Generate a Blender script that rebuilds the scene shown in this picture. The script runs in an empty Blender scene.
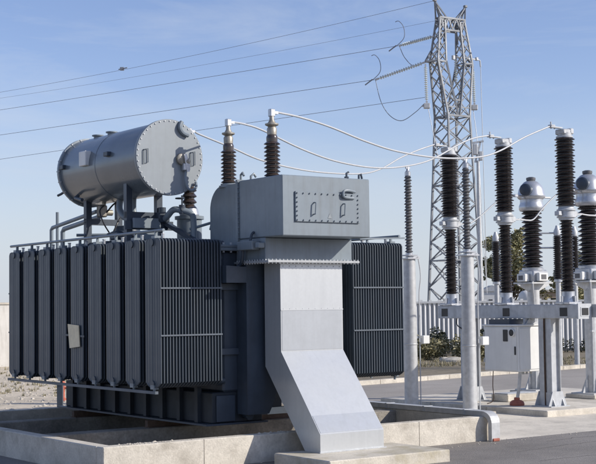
import bpy, math, random
from math import sin, cos, pi, radians
from mathutils import Vector, Matrix
R = random.Random(7)
sc = bpy.context.scene
COL = sc.collection
TH = radians(35.67)
OX, OY = 0.27185, 18.16
ca, sa = cos(TH), sin(TH)

def W(s, t, z=0.0):
    """site frame (s along the tank, t across it) -> world"""
    return Vector((OX - sa*s + ca*t, OY + ca*s + sa*t, z))

# ------------------------------------------------------------------ materials
def mat(name, col, rough=.5, metal=0., var=.12, scale=3., bump=.0, bscale=40., dirt=None, dirt_amt=.0,
        streak=False, coat=0., col2=None, spec=.5, fine=0., fscale=60.):
    m = bpy.data.materials.new(name); m.use_nodes = True
    nt = m.node_tree; N = nt.nodes; L = nt.links
    b = N['Principled BSDF']
    tc = N.new('ShaderNodeTexCoord')
    n1 = N.new('ShaderNodeTexNoise'); n1.inputs['Scale'].default_value = scale; n1.inputs['Detail'].default_value = 6
    n1.inputs['Roughness'].default_value = .65
    L.new(tc.outputs['Object'], n1.inputs['Vector'])
    mx = N.new('ShaderNodeMix'); mx.data_type = 'RGBA'
    c2 = col2 or tuple(c*(1-var*2) for c in col)
    cc = tuple(min(1, c*(1+var)) for c in col) if not col2 else col
    mx.inputs['A'].default_value = (*cc, 1); mx.inputs['B'].default_value = (*c2, 1)
    rm = N.new('ShaderNodeMapRange'); rm.inputs['From Min'].default_value = .3; rm.inputs['From Max'].default_value = .7
    L.new(n1.outputs['Fac'], rm.inputs['Value']); L.new(rm.outputs['Result'], mx.inputs['Factor'])
    out = mx.outputs['Result']
    if fine:
        nf = N.new('ShaderNodeTexNoise'); nf.inputs['Scale'].default_value = fscale; nf.inputs['Detail'].default_value = 3
        L.new(tc.outputs['Object'], nf.inputs['Vector'])
        mr = N.new('ShaderNodeMapRange'); mr.inputs['From Min'].default_value = .25; mr.inputs['From Max'].default_value = .75
        mr.inputs['To Min'].default_value = 1-fine; mr.inputs['To Max'].default_value = 1+fine
        L.new(nf.outputs['Fac'], mr.inputs['Value'])
        vm = N.new('ShaderNodeVectorMath'); vm.operation = 'SCALE'
        L.new(out, vm.inputs[0]); L.new(mr.outputs['Result'], vm.inputs['Scale']); out = vm.outputs['Vector']
    if dirt:
        mp = N.new('ShaderNodeMapping')
        mp.inputs['Scale'].default_value = (9, 9, .7) if streak else (1, 1, 1)
        L.new(tc.outputs['Object'], mp.inputs['Vector'])
        n2 = N.new('ShaderNodeTexNoise'); n2.inputs['Scale'].default_value = 1.2 if streak else 2.2
        n2.inputs['Detail'].default_value = 8; n2.inputs['Roughness'].default_value = .7
        L.new(mp.outputs['Vector'], n2.inputs['Vector'])
        r2 = N.new('ShaderNodeMapRange'); r2.inputs['From Min'].default_value = .48; r2.inputs['From Max'].default_value = .75
        r2.inputs['To Max'].default_value = dirt_amt
        L.new(n2.outputs['Fac'], r2.inputs['Value'])
        m2 = N.new('ShaderNodeMix'); m2.data_type = 'RGBA'
        L.new(r2.outputs['Result'], m2.inputs['Factor']); L.new(out, m2.inputs['A']); m2.inputs['B'].default_value = (*dirt, 1)
        out = m2.outputs['Result']
    L.new(out, b.inputs['Base Color'])
    rr = N.new('ShaderNodeMapRange'); rr.inputs['To Min'].default_value = max(.02, rough-.1); rr.inputs['To Max'].default_value = min(1, rough+.12)
    L.new(n1.outputs['Fac'], rr.inputs['Value']); L.new(rr.outputs['Result'], b.inputs['Roughness'])
    b.inputs['Metallic'].default_value = metal
    b.inputs['Coat Weight'].default_value = coat
    b.inputs['Specular IOR Level'].default_value = spec
    if bump:
        n3 = N.new('ShaderNodeTexNoise'); n3.inputs['Scale'].default_value = bscale; n3.inputs['Detail'].default_value = 5
        L.new(tc.outputs['Object'], n3.inputs['Vector'])
        bp = N.new('ShaderNodeBump'); bp.inputs['Strength'].default_value = bump; bp.inputs['Distance'].default_value = .02
        L.new(n3.outputs['Fac'], bp.inputs['Height']); L.new(bp.outputs['Normal'], b.inputs['Normal'])
    return m

M = {}
M['paint'] = mat('grey_paint', (.212, .250, .280), .38, 0, .07, 1.3, .09, 3, (.13, .135, .13), .40, True, fine=.04, fscale=9)
M['cover'] = mat('lit_pale_grey_paint', (.275, .305, .325), .40, 0, .05, 1.3, .05, 3, (.18, .185, .18), .3, True, fine=.03, fscale=9)  # lighter copy with the drum end's sunlight in its colour; pale triangle shares it
M['drum'] = mat('shaded_gloss_paint', (.108, .134, .160), .30, 0, .07, 1.2, .05, 3, (.15, .16, .165), .2, False, .25)  # darker copy of the conservator paint, flank shade put into the colour
M['paint_dark'] = mat('dark_and_shaded_paint', (.050, .067, .092), .42, 0, .12, 2.5, .05, 25, (.035, .035, .04), .4, True)  # deep shade on the tank is put into this colour; dark fittings share it
M['under'] = mat('shaded_underside_paint', (.022, .029, .038), .6, 0, .15, 2, .05, 20)  # shadow beneath the tank is painted in as a near-black colour
M['fin'] = mat('shaded_radiator_paint', (.056, .073, .093), .40, 0, .09, 1.7, .0, 20, (.20, .19, .17), .22, True)  # self-shadow among the fins is put into this darker base colour
M['bar'] = mat('tie_bar_paint', (.105, .125, .15), .45, 0, .1, 3)
M['slab'] = mat('mossy_concrete', (.60, .55, .46), .88, 0, .13, 1.3, .25, 45, (.30, .25, .12), .75, False, fine=.13, fscale=35)
M['galv'] = mat('galvanised_steel', (.535, .54, .54), .50, .30, .10, 9, .03, 60, (.30, .30, .30), .3, True)
M['lattice'] = mat('weathered_galvanised_steel', (.235, .25, .27), .55, .2, .15, 1.5, 0, 20, (.20, .20, .20), .4, True)
M['galv_dull'] = mat('dull_galvanised_steel', (.50, .515, .53), .55, .2, .10, 7, .03, 60, (.26, .25, .23), .35, True)
M['alu_sheet'] = mat('aluminium_sheet', (.56, .575, .58), .34, .46, .05, 1.3, .04, 2.0, (.36, .37, .375), .22, True, fine=.025, fscale=26)
M['alu_panel'] = mat('aluminium_panel', (.48, .50, .52), .34, .46, .07, 2.0, .07, 2.6, (.33, .33, .33), .25, True, fine=.025, fscale=26)
M['alu'] = mat('cast_aluminium', (.52, .53, .55), .34, .6, .08, 10, .03, 60)
M['wire'] = mat('aluminium_conductor', (.50, .51, .52), .55, .2, .06, 8)
M['line'] = mat('overhead_wire', (.20, .22, .26), .6, .2, .05, 3)
M['porc'] = mat('brown_porcelain', (.052, .037, .031), .22, 0, .2, 6, 0, 30, (.16, .13, .11), .35, False, .5)
M['porc_dark'] = mat('dark_porcelain', (.022, .017, .017), .28, 0, .2, 6, 0, 30, (.10, .085, .075), .30, False, .3)
M['porc_grey'] = mat('grey_polymer', (.115, .115, .12), .42, 0, .15, 6, 0, 20, (.25,.24,.22), .4)
M['brass'] = mat('tarnished_metal', (.36, .33, .275), .42, .4, .2, 14)
M['glass_ins'] = mat('toughened_glass', (.62, .66, .64), .2, 0, .1, 8)
M['concrete'] = mat('concrete', (.62, .57, .485), .85, 0, .13, 1.6, .25, 45, (.27, .235, .185), .75, False, fine=.12, fscale=35)
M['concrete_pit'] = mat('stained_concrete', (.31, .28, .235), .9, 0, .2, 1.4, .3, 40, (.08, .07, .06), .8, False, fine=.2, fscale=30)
M['apron'] = mat('concrete_apron', (.69, .63, .53), .9, 0, .12, .5, .2, 30, (.26, .24, .21), .6, False, fine=.10, fscale=22)
M['asphalt'] = mat('asphalt', (.215, .197, .18), .92, 0, .20, .35, .6, 70, (.26, .235, .205), .6, False, fine=.28, fscale=55)
M['asphalt_old'] = mat('worn_asphalt', (.33, .30, .265), .92, 0, .12, .4, .3, 60, (.30, .28, .25), .5, False, fine=.18, fscale=30)
M['crack'] = mat('crack_filler', (.045, .042, .04), .9, 0, .2, 3)
M['sand'] = mat('sandy_gravel', (.60, .515, .395), .95, 0, .12, .35, .6, 9, (.30, .26, .18), .55, False, fine=.25, fscale=6)
M['soil'] = mat('planter_soil', (.20, .165, .11), .95, 0, .2, .6, .5, 12, (.33, .29, .21), .6, False, fine=.25, fscale=8)
M['fence'] = mat('white_cladding', (.88, .86, .82), .6, 0, .04, .7, .0, 20, (.55, .52, .47), .3, True)
M['recess'] = mat('shade_grey_cladding', (.50, .495, .485), .7, 0, .08, .7)  # this grey paints in the shade between the white ribs
M['plinth'] = mat('fence_plinth', (.16, .16, .165), .9, 0, .15, .8, .1, 20)
M['wallpaint'] = mat('cream_wall', (.66, .635, .585), .8, 0, .08, .8, .1, 12, (.33, .30, .25), .5, True)
M['white'] = mat('white_paint', (.72, .71, .68), .5, 0, .04, 3, 0, 20, (.5, .47, .42), .25, True)
M['cab'] = mat('cabinet_paint', (.72, .72, .70), .42, 0, .03, 3, 0, 20, (.45, .43, .40), .25, True)
M['black'] = mat('black_plastic', (.02, .021, .024), .4, 0, .1, 8)
M['orange'] = mat('orange_plastic', (.36, .11, .07), .6, 0, .15, 9)
M['red'] = mat('red_paint', (.48, .13, .08), .6, 0, .15, 9)
M['rust'] = mat('rusty_steel', (.13, .085, .06), .8, .2, .25, 6, .2, 40)
M['beige'] = mat('beige_plate', (.88, .74, .50), .6, 0, .06, 9, 0, 20, (.36, .33, .28), .4, False)
M['tan'] = mat('tan_render', (.46, .36, .26), .9, 0, .1, 1)
M['rock'] = mat('pale_stone', (.55, .50, .42), .95, 0, .2, 6, .4, 20)
M['bark'] = mat('bark', (.20, .16, .12), .95, 0, .3, 3, .4, 20)

def leafmat(name, c1, c2):
    m = bpy.data.materials.new(name); m.use_nodes = True
    nt = m.node_tree; N = nt.nodes; L = nt.links; b = N['Principled BSDF']
    g = N.new('ShaderNodeNewGeometry'); mx = N.new('ShaderNodeMix'); mx.data_type = 'RGBA'
    mx.inputs['A'].default_value = (*c1, 1); mx.inputs['B'].default_value = (*c2, 1)
    L.new(g.outputs['Random Per Island'], mx.inputs['Factor'])
    L.new(mx.outputs['Result'], b.inputs['Base Color']); b.inputs['Roughness'].default_value = .6
    b.inputs['Transmission Weight'].default_value = 0
    return m
M['leaf_euc'] = leafmat('eucalyptus_leaves', (.15, .155, .07), (.34, .30, .15))
M['leaf_dark'] = leafmat('dark_leaves', (.018, .026, .014), (.05, .055, .03))
M['leaf_olive'] = leafmat('olive_leaves', (.13, .125, .06), (.30, .26, .14))
M['grass'] = leafmat('dry_grass_blades', (.20, .18, .10), (.36, .31, .19))

# ------------------------------------------------------------------ mesh builder
class MB:
    def __init__(self): self.v = []; self.f = []; self.sm = []
    def add(self, vs, fs, smooth=False):
        o = len(self.v); self.v += [Vector(p) for p in vs]
        for q in fs: self.f.append([i+o for i in q]); self.sm.append(smooth)
        return self
    def box(self, x0, x1, y0, y1, z0, z1):
        vs = [(x, y, z) for z in (z0, z1) for y in (y0, y1) for x in (x0, x1)]
        return self.add(vs, [(0,2,3,1),(4,5,7,6),(0,1,5,4),(2,6,7,3),(0,4,6,2),(1,3,7,5)])
    def cbox(self, x0, x1, y0, y1, z0, z1, c=.01):
        """box with chamfered edges"""
        c = min(c, (x1-x0)*.3, (y1-y0)*.3, (z1-z0)*.3)
        cx, cy, cz = (x0+x1)/2, (y0+y1)/2, (z0+z1)/2
        hx, hy, hz = (x1-x0)/2, (y1-y0)/2, (z1-z0)/2
        vs = []; idx = {}
        for sx in (-1, 1):
            for sy in (-1, 1):
                for sz in (-1, 1):
                    for k in range(3):
                        d = [hx, hy, hz]
                        for j in range(3):
                            if j != k: d[j] -= c
                        idx[(sx, sy, sz, k)] = len(vs)
                        vs.append((cx+sx*d[0], cy+sy*d[1], cz+sz*d[2]))
        fs = []
        def q(lst):
            p = [Vector(vs[i]) for i in lst]
            n = (p[1]-p[0]).cross(p[2]-p[0]); m = sum(p, Vector())/len(p) - Vector((cx, cy, cz))
            fs.append(lst if n.dot(m) > 0 else lst[::-1])
        for s in (-1, 1):
            q([idx[(s,a,b,0)] for a, b in ((-1,-1),(1,-1),(1,1),(-1,1))])
            q([idx[(a,s,b,1)] for a, b in ((-1,-1),(1,-1),(1,1),(-1,1))])
            q([idx[(a,b,s,2)] for a, b in ((-1,-1),(1,-1),(1,1),(-1,1))])
        for a in (-1, 1):
            for b in (-1, 1):
                q([idx[(-1,a,b,1)], idx[(1,a,b,1)], idx[(1,a,b,2)], idx[(-1,a,b,2)]])
                q([idx[(a,-1,b,0)], idx[(a,1,b,0)], idx[(a,1,b,2)], idx[(a,-1,b,2)]])
                q([idx[(a,b,-1,0)], idx[(a,b,1,0)], idx[(a,b,1,1)], idx[(a,b,-1,1)]])
                for d in (-1, 1): q([idx[(a,b,d,0)], idx[(a,b,d,1)], idx[(a,b,d,2)]])
        return self.add(vs, fs)
    def bar(self, p, q, w, h=None, up=(0,0,1)):
        p, q = Vector(p), Vector(q); d = (q-p).normalized(); h = h or w
        u = Vector(up)
        if abs(d.dot(u)) > .98: u = Vector((1, 0, 0))
        a = d.cross(u).normalized(); b = a.cross(d)
        vs = [e + a*(i*w/2) + b*(j*h/2) for e in (p, q) for i, j in ((-1,-1),(1,-1),(1,1),(-1,1))]
        return self.add(vs, [(0,1,2,3)[::-1],(4,5,6,7),(0,1,5,4),(1,2,6,5),(2,3,7,6),(3,0,4,7)])
    def lathe(self, prof, o=(0,0,0), ax=(0,0,1), n=24, smooth=True, cap=True):
        ax = Vector(ax).normalized(); u = Vector((1,0,0)) if abs(ax.x) < .9 else Vector((0,1,0))
        a = (u - ax*u.dot(ax)).normalized(); b = ax.cross(a); o = Vector(o)
        vs = []
        for r, h in prof:
            for k in range(n):
                t = 2*pi*k/n; vs.append(o + ax*h + (a*cos(t)+b*sin(t))*r)
        fs = []
        for i in range(len(prof)-1):
            for k in range(n):
                fs.append((i*n+k, i*n+(k+1)%n, (i+1)*n+(k+1)%n, (i+1)*n+k))
        self.add(vs, fs, smooth)
        if cap:
            m = len(prof)
            self.f.append([len(self.v)-m*n+k for k in range(n)][::-1]); self.sm.append(False)
            self.f.append([len(self.v)-n+k for k in range(n)]); self.sm.append(False)
        return self
    def cyl(self, p, q, r, n=14, r2=None, smooth=True):
        p, q = Vector(p), Vector(q)
        return self.lathe([(r, 0), (r if r2 is None else r2, (q-p).length)], p, q-p, n, smooth)
    def tube(self, pts, r, n=8):
        P = [Vector(p) for p in pts]; rings = []
        prev = None
        for i, p in enumerate(P):
            d = (P[min(i+1, len(P)-1)] - P[max(i-1, 0)]).normalized()
            if prev is None:
                u = Vector((0,0,1)) if abs(d.z) < .9 else Vector((1,0,0))
                a = d.cross(u).normalized()
            else: a = (prev - d*prev.dot(d)).normalized()
            prev = a; b = d.cross(a)
            rings.append([p + (a*cos(2*pi*k/n)+b*sin(2*pi*k/n))*r for k in range(n)])
        vs = [v for g in rings for v in g]
        fs = [(i*n+k, (i+1)*n+k, (i+1)*n+(k+1)%n, i*n+(k+1)%n)[::-1] for i in range(len(P)-1) for k in range(n)]
        self.add(vs, fs, True)
        o = len(self.v) - len(vs)
        self.f.append([o+k for k in range(n)][::-1]); self.sm.append(False)
        self.f.append([o+len(vs)-n+k for k in range(n)]); self.sm.append(False)
        return self
    def prism(self, poly, lo, hi, axis='x', smooth=False):
        """poly in the two other axes; extruded along axis"""
        def P(a, b, c): return {'x': (c, a, b), 'y': (a, c, b), 'z': (a, b, c)}[axis]
        n = len(poly)
        area = sum(poly[i][0]*poly[(i+1)%n][1]-poly[(i+1)%n][0]*poly[i][1] for i in range(n))
        flip = (area < 0) != (axis == 'y')
        vs = [P(a, b, lo) for a, b in poly] + [P(a, b, hi) for a, b in poly]
        fs = [tuple(range(n))[::-1], tuple(range(n, 2*n))] + [(i, (i+1) % n, n+(i+1) % n, n+i) for i in range(n)]
        if flip: fs = [q[::-1] for q in fs]
        o = len(self.v); self.v += [Vector(p) for p in vs]
        for j, q in enumerate(fs):
            self.f.append([i+o for i in q]); self.sm.append(smooth and j > 1)
        return self
    def mesh(self, name, material, off=(0,0,0)):
        me = bpy.data.meshes.new(name); off = Vector(off)
        me.from_pydata([v-off for v in self.v], [], self.f)
        me.polygons.foreach_set('use_smooth', self.sm)
        me.materials.append(material); me.update()
        if any(self.sm): me.set_sharp_from_angle(angle=radians(40))
        return me
    def build(self, name, material, parent=None, off=(0,0,0), loc=None, rz=0., label=None):
        o = bpy.data.objects.new(name, self.mesh(name, material, off)); COL.objects.link(o)
        if parent: o.parent = parent
        if loc is not None: o.location = loc
        if rz: o.rotation_euler.z = rz
        if label: o['label'] = label
        return o

def tag(o, label=None, cat=None, group=None, kind=None):
    for k, v in (('label', label), ('category', cat), ('group', group), ('kind', kind)):
        if v: o[k] = v
    return o

class Thing:
    """an Empty in the site frame; children given in site coordinates (x=t, y=s, z)"""
    def __init__(self, name, s, t, z, label, cat, group=None):
        self.e = bpy.data.objects.new(name, None); COL.objects.link(self.e)
        self.e.location = W(s, t, z); self.e.rotation_euler.z = TH
        self.e.empty_display_size = .2
        tag(self.e, label, cat, group); self.off = Vector((t, s, z))
    def part(self, name, mb, m, parent=None, label=None):
        return mb.build(name, M[m], parent or self.e, self.off, label=label)

def copy_tree(o, parent=None):
    c = o.copy(); COL.objects.link(c); c.parent = parent
    for ch in list(o.children): copy_tree(ch, c)
    return c

def sheds(r0, r1, z0, z1, n, alt=None):
    """porcelain shed profile (radius, height) bottom to top"""
    p = [(r0, z0)]; d = (z1-z0)/n
    for i in range(n):
        b = z0 + i*d; rr = r1 if (alt is None or i % 2 == 0) else alt
        p += [(r0, b+d*.12), (rr-.004, b+d*.30), (rr, b+d*.40), (rr-.006, b+d*.52), (r0+(rr-r0)*.35, b+d*.78), (r0, b+d*.95)]
    p.append((r0, z1)); return p

def smooth_path(pts, n=8):
    P = [Vector(p) for p in pts]; out = []
    for i in range(len(P)-1):
        p0, p1, p2, p3 = P[max(i-1,0)], P[i], P[i+1], P[min(i+2, len(P)-1)]
        for k in range(n):
            t = k/n
            out.append(.5*((2*p1)+(p2-p0)*t+(2*p0-5*p1+4*p2-p3)*t*t+(3*p1-p0-3*p2+p3)*t*t*t))
    out.append(P[-1]); return out

# ------------------------------------------------------------------ ground and paving
def sheet(name, poly, z, m, site=True):
    vs = [(W(s, t, z) if site else Vector((s, t, z))) for s, t in poly]
    mb = MB().add(vs, [tuple(range(len(vs)))])
    n = (vs[1]-vs[0]).cross(vs[2]-vs[0])
    if n.z < 0: mb.f = [q[::-1] for q in mb.f]
    return tag(mb.build(name, M[m]), kind='structure')

sheet('ground', [(-3000,-3000),(3000,-3000),(3000,3000),(-3000,3000)], -.012, 'sand', False)
sheet('asphalt_yard', [(-60,-60),(-60,80),(.80,80),(.80,4.125),(.86,4.125),(.86,-2.895),(4.5,-2.895),(4.5,-60)], -.004, 'asphalt')
sheet('concrete_apron', [(.80,4.126),(.80,80),(8.4,80),(8.4,4.126)], -.004, 'apron')
sheet('service_road', [(8.405,5.2),(8.405,80),(25.4,80),(15.7,23.33),(13.98,13.38),(12.95,5.2)], -.004, 'asphalt_old')
sheet('planting_bed', [(13.45,8.5),(14.13,13.38),(15.85,23.33),(25.6,80),(70,80),(45,32)], -.006, 'soil')

pm = MB()
rr = random.Random(4)
for k, (s0, t0, L_, ang) in enumerate(((-.6,3.2,5.5,.12),(-1.6,2.6,6.5,-.05),(.15,4.6,3.8,.02),(-2.6,2.4,5.0,.25),(-.2,6.2,3.0,-.35))):
    pts = []; n = 26
    for i in range(n+1):
        pts.append((t0+L_*i/n*cos(ang), s0+L_*i/n*sin(ang)+rr.gauss(0,.03)))
    up = [W(y, x, -.0025) for x, y in pts]; w_ = [.006+.006*rr.random() for _ in pts]
    dn = [W(y+w_[i], x, -.0025) for i, (x, y) in enumerate(pts)]
    pm.add(up+dn, [(i, i+1, n+1+i+1, n+1+i) for i in range(n)])
tag(pm.build('asphalt_cracks', M['crack']), kind='structure')
kb = MB()
for (s0,t0),(s1,t1) in (((13.1,6.2),(14.05,13.38)),((14.05,13.38),(15.77,23.33)),((15.77,23.33),(25.5,80))):
    n = max(1, int(((s1-s0)**2+(t1-t0)**2)**.5/1.0))
    for i in range(n):
        a, b = (i+.01)/n, (i+.99)/n
        kb.bar(W(s0+(s1-s0)*a, t0+(t1-t0)*a, .055), W(s0+(s1-s0)*b, t0+(t1-t0)*b, .055), .16, .13)
tag(kb.build('kerb', M['concrete']), kind='structure')

# equipment pad (raised slab with joints)
T_ = Thing('equipment_pad', 5, 10, 0, 'raised pale concrete pad carrying the circuit breaker and current transformers', 'concrete pad')
T_.e['kind'] = 'structure'
for i, (s0, s1) in enumerate(((3.215, 4.9),(4.91, 6.6),(6.61, 8.3))):
    T_.part('pad_slab', MB().cbox(7.84, 13.2, s0, s1, -.05, .115, .012), 'concrete')

# ------------------------------------------------------------------ bund (oil pit walls)
t = Thing('bund', 4, .6, 0, 'low pale concrete oil pit wall running around the foot of the transformer', 'bund wall')
t.part('front_wall', MB().cbox(-2.89, 4.12, .87, 1.07, -.05, .385, .012), 'concrete')
for tt in (-1.35, 2.55): t.part('wall_joint', MB().box(tt, tt+.012, .8675, .8695, 0, .384), 'concrete_pit')
t.part('side_wall', MB().cbox(-2.89, -2.69, 1.072, 7.9, -.05, .383, .012), 'concrete')
t.part('side_wall', MB().cbox(3.92, 4.12, 1.072, 7.9, -.05, .383, .012), 'concrete')
t.part('rear_wall', MB().cbox(-2.688, 3.918, 7.7, 7.9, -.05, .380, .012), 'concrete')
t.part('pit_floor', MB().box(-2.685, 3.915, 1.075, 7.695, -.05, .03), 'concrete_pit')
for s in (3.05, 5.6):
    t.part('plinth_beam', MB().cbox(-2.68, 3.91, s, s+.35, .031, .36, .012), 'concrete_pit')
    t.part('rail', MB().box(-.95, 2.3, s+.12, s+.20, .361, .47).box(-.95, 2.3, s+.07, s+.25, .3615, .372), 'rust')

# pebbles on the wall and slab
pb = MB()
def pebble(mb, s, tt, z, r):
    c = Vector((tt, s, z)); vs = []; 
    for i in range(8):
        a = 2*pi*i/8
        vs.append(c+Vector((cos(a)*r*R.uniform(.7,1.2), sin(a)*r*R.uniform(.7,1.2), r*.2)))
    vs.append(c+Vector((0,0,r*R.uniform(.5,.9)))); vs2 = [Vector((v.x, v.y, z)) for v in vs[:8]]
    mb.add(vs+vs2, [(i, (i+1)%8, 8) for i in range(8)]+[(9+i, 9+(i+1)%8, (i+1)%8, i) for i in range(8)])
for i in range(60): pebble(pb, R.uniform(.9,1.05), -2.6+abs(R.gauss(0,.45)), .386, R.uniform(.008,.022))
for i in range(40): pebble(pb, R.uniform(.9,1.05), R.uniform(-.35,.15), .386, R.uniform(.008,.03))
for i in range(70): pebble(pb, R.uniform(.9,1.05), R.uniform(-2.8,3.8), .386, R.uniform(.005,.012))
for i in range(120): pebble(pb, R.uniform(.3,.84), R.uniform(-2.8,6), -.003, R.uniform(.006,.018))
for i in range(260): pebble(pb, R.uniform(1.1,3), R.uniform(-2.6,3.9), .031, R.uniform(.01,.04))
po = pb.build('loose_gravel', M['rock']); po.location = W(0,0,0); po.rotation_euler.z = TH
tag(po, 'loose pale pebbles scattered on the bund wall and pit floor', 'gravel', kind='stuff')

t = Thing('concrete_slab', -.2, .6, 0, 'small pale concrete slab under the foot of the metal duct', 'concrete slab')
t.part('slab', MB().cbox(-.46, 1.66, -.82, .47, -.05, .163, .014), 'slab')

# cable tray on the right bund wall
def sweep_rect(path, x0, x1, th):
    mb = MB(); n = len(path); vs = []
    for i, (y, z) in enumerate(path):
        a = Vector(path[max(i-1,0)]); b = Vector(path[min(i+1,n-1)]); d = (b-a).normalized(); nn = Vector((-d.y, d.x))
        if nn.y < -.01: nn = -nn
        for x, k in ((x0,0),(x1,0),(x1,1),(x0,1)):
            vs.append((x, y+nn.x*th*k, z+nn.y*th*k))
    fs = [(i*4+j, i*4+(j+1)%4, (i+1)*4+(j+1)%4, (i+1)*4+j) for i in range(n-1) for j in range(4)]
    fs += [(0,1,2,3)[::-1], tuple(4*(n-1)+k for k in range(4))]
    return mb.add(vs, fs)
t = Thing('cable_tray', .8, 4.0, 0, 'galvanised cable trunking along the right bund wall, bending down to the asphalt', 'cable tray')
arc = [(.83+.0, .0),(.83,.30)]+[(1.0-.17*cos(a), .30+.125*sin(a)) for a in [pi/2*k/8 for k in range(1,9)]]
path = [(y-.09 if i < 2 else y-.09, z) for i, (y, z) in enumerate(arc)]
path = [(.76,.0),(.76,.29)]+[(.90-.14*cos(pi/2*k/8), .29+.097*sin(pi/2*k/8)) for k in range(1,9)]+[(7.4,.387)]
# outer side of the bend faces away from the wall
mbt = MB(); vs = []; n = len(path)
for i, (y, z) in enumerate(path):
    a = Vector(path[max(i-1,0)]); b = Vector(path[min(i+1,n-1)]); d = (b-a).normalized(); nn = Vector((-d.y, d.x))
    for x, k in ((3.915,0),(4.095,0),(4.095,1),(3.915,1)):
        vs.append((x, y+nn.x*.08*k, z+nn.y*.08*k))
mbt.add(vs, [(i*4+j, (i+1)*4+j, (i+1)*4+(j+1)%4, i*4+(j+1)%4) for i in range(n-1) for j in range(4)]+[(0,1,2,3),tuple(4*(n-1)+k for k in range(4))[::-1]])
t.part('trunking', mbt, 'galv')
cl = MB()
for s in (1.3, 2.3, 3.3, 4.3, 5.3):
    t.part('strap', MB().box(3.908, 4.102, s, s+.05, .386, .474), 'galv_dull')
t.part('end_cap', MB().cbox(3.93, 4.08, .66, .75, -.003, .045, .01), 'orange')

# ------------------------------------------------------------------ the transformer
X = Thing('power_transformer', 4.2, .565, .36, 'large grey oil-filled power transformer with finned radiators, conservator drum and cable box', 'transformer')
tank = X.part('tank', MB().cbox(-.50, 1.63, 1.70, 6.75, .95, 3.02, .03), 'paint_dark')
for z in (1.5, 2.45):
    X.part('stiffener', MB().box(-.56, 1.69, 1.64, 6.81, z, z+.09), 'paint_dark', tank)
X.part('tank_lid', MB().cbox(-.58, 1.71, 1.62, 6.83, 3.025, 3.075, .008).cbox(-.58, 1.71, 1.62, 6.83, 3.078, 3.12, .008), 'paint')
bl = MB()
for i in range(40):
    s = 1.7+i*.125
    bl.cyl((-.54, s, 3.0), (-.54, s, 3.15), .018, 6)
for i in range(17):
    bl.cyl((-.5+i*.13, 1.66, 3.0), (-.5+i*.13, 1.66, 3.15), .018, 6)
X.part('lid_bolts', bl, 'galv_dull')
# end pocket of the tank beneath the cable box, chamfered at its foot
X.part('turret_pocket', MB().prism([(-.26,.62),(.12,.62),(.22,.80),(.30,1.02),(.30,2.83),(-.26,2.83)], 1.42, 1.695, 'y'), 'paint_dark')
X.part('turret_pocket', MB().cbox(.302, 1.30, 1.42, 1.695, 1.05, 2.83, .02), 'paint_dark')
X.part('bracket', MB().prism([(-.62,2.55),(-.27,2.55),(-.27,2.78),(-.62,2.80),(-.62,2.62)], 1.40, 1.69, 'y'), 'paint_dark')
# base: skids, cross beams and bogies
X.part('cross_beam', MB().box(.21, 1.63, 1.92, 2.06, .56, .66), 'paint_dark')
for xa, xb, sa_, sg in ((-.68, .20, 1.72, -1), (.95, 1.80, 3.5, 1)):
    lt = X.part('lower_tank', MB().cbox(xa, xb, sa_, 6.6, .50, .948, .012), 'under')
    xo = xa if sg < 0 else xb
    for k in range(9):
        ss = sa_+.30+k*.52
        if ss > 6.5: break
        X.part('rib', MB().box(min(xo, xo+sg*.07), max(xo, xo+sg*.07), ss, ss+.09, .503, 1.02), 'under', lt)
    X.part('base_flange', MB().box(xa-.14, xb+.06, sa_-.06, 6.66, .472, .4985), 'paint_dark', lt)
X.part('end_panel', MB().cbox(-.62,-.30,1.690,1.718,.52,.90,.004), 'paint_dark')
X.part('drain_valve', MB().cyl((-.12,1.72,.60),(-.12,1.60,.60),.045,12).lathe([(.07,0),(.07,.03)],(-.12,1.60,.60),(0,-1,0),12), 'paint_dark')
# --- radiators
FH = 2.16
def fin_mesh():
    mb = MB(); ny = 21
    prof = []
    for k in range(ny):
        y = -.22 + .44*k/(ny-1)
        h = .005 + .009*abs(sin(pi*6*(k/(ny-1)))) if 0 < k < ny-1 else .007
        prof.append((y, h))
    return prof
PROF = fin_mesh()
def make_radiator():
    e = bpy.data.objects.new('radiator', None)
    nf = 21; pitch = .05
    mb = MB()
    zs = ((0.02,.45,.7),(.05,.74,1),(.09,1,1),(.6,1,1),(1.1,1,1),(1.6,1,1),(FH-.07,1,1),(FH-.03,.88,1),(FH-.015,.66,.7))
    for i in range(nf):
        x = i*pitch; ny = len(PROF); vs = []
        for z, w, th in zs:
            vs += [(x+h*th, y*w, z) for y, h in PROF] + [(x-h*th, y*w, z) for y, h in PROF[::-1]]
        n = 2*ny
        fs = [(j*n+k, j*n+(k+1)%n, (j+1)*n+(k+1)%n, (j+1)*n+k) for j in range(len(zs)-1) for k in range(n)]
        fs += [tuple(range(n))[::-1], tuple((len(zs)-1)*n+k for k in range(n))]
        fs = [q[::-1] for q in fs]
        mb.add(vs, fs)
    fins = mb.build('radiator', M['fin'])
    h = MB()
    for z in (.075, FH-.075): MB().cyl((-.03, 0, z), (1.17, 0, z), .05, 14).build('header_pipe', M['fin'], fins)
    lug = MB().box(.0, .10, -.05, .05, FH-.03, FH+.02).box(.03,.07,-.012,.012,FH+.02,FH+.08)
    lug.build('lifting_lug', M['paint'], fins)
    MB().cyl((.16,0,FH-.04),(.16,0,FH+.05),.022,10).cyl((.16,0,FH+.05),(.16,0,FH+.065),.03,6).build('vent_plug', M['alu'], fins)
    MB().box(-.03,.05,-.05,.05,.0,.06).cyl((.01,0,-.05),(.01,0,.0),.02,8).build('drain_plug', M['paint'], fins)
    return fins
rad = make_radiator()
NR = 9; S0, S1 = 1.72, 6.58
first = True; ends = []
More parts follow.
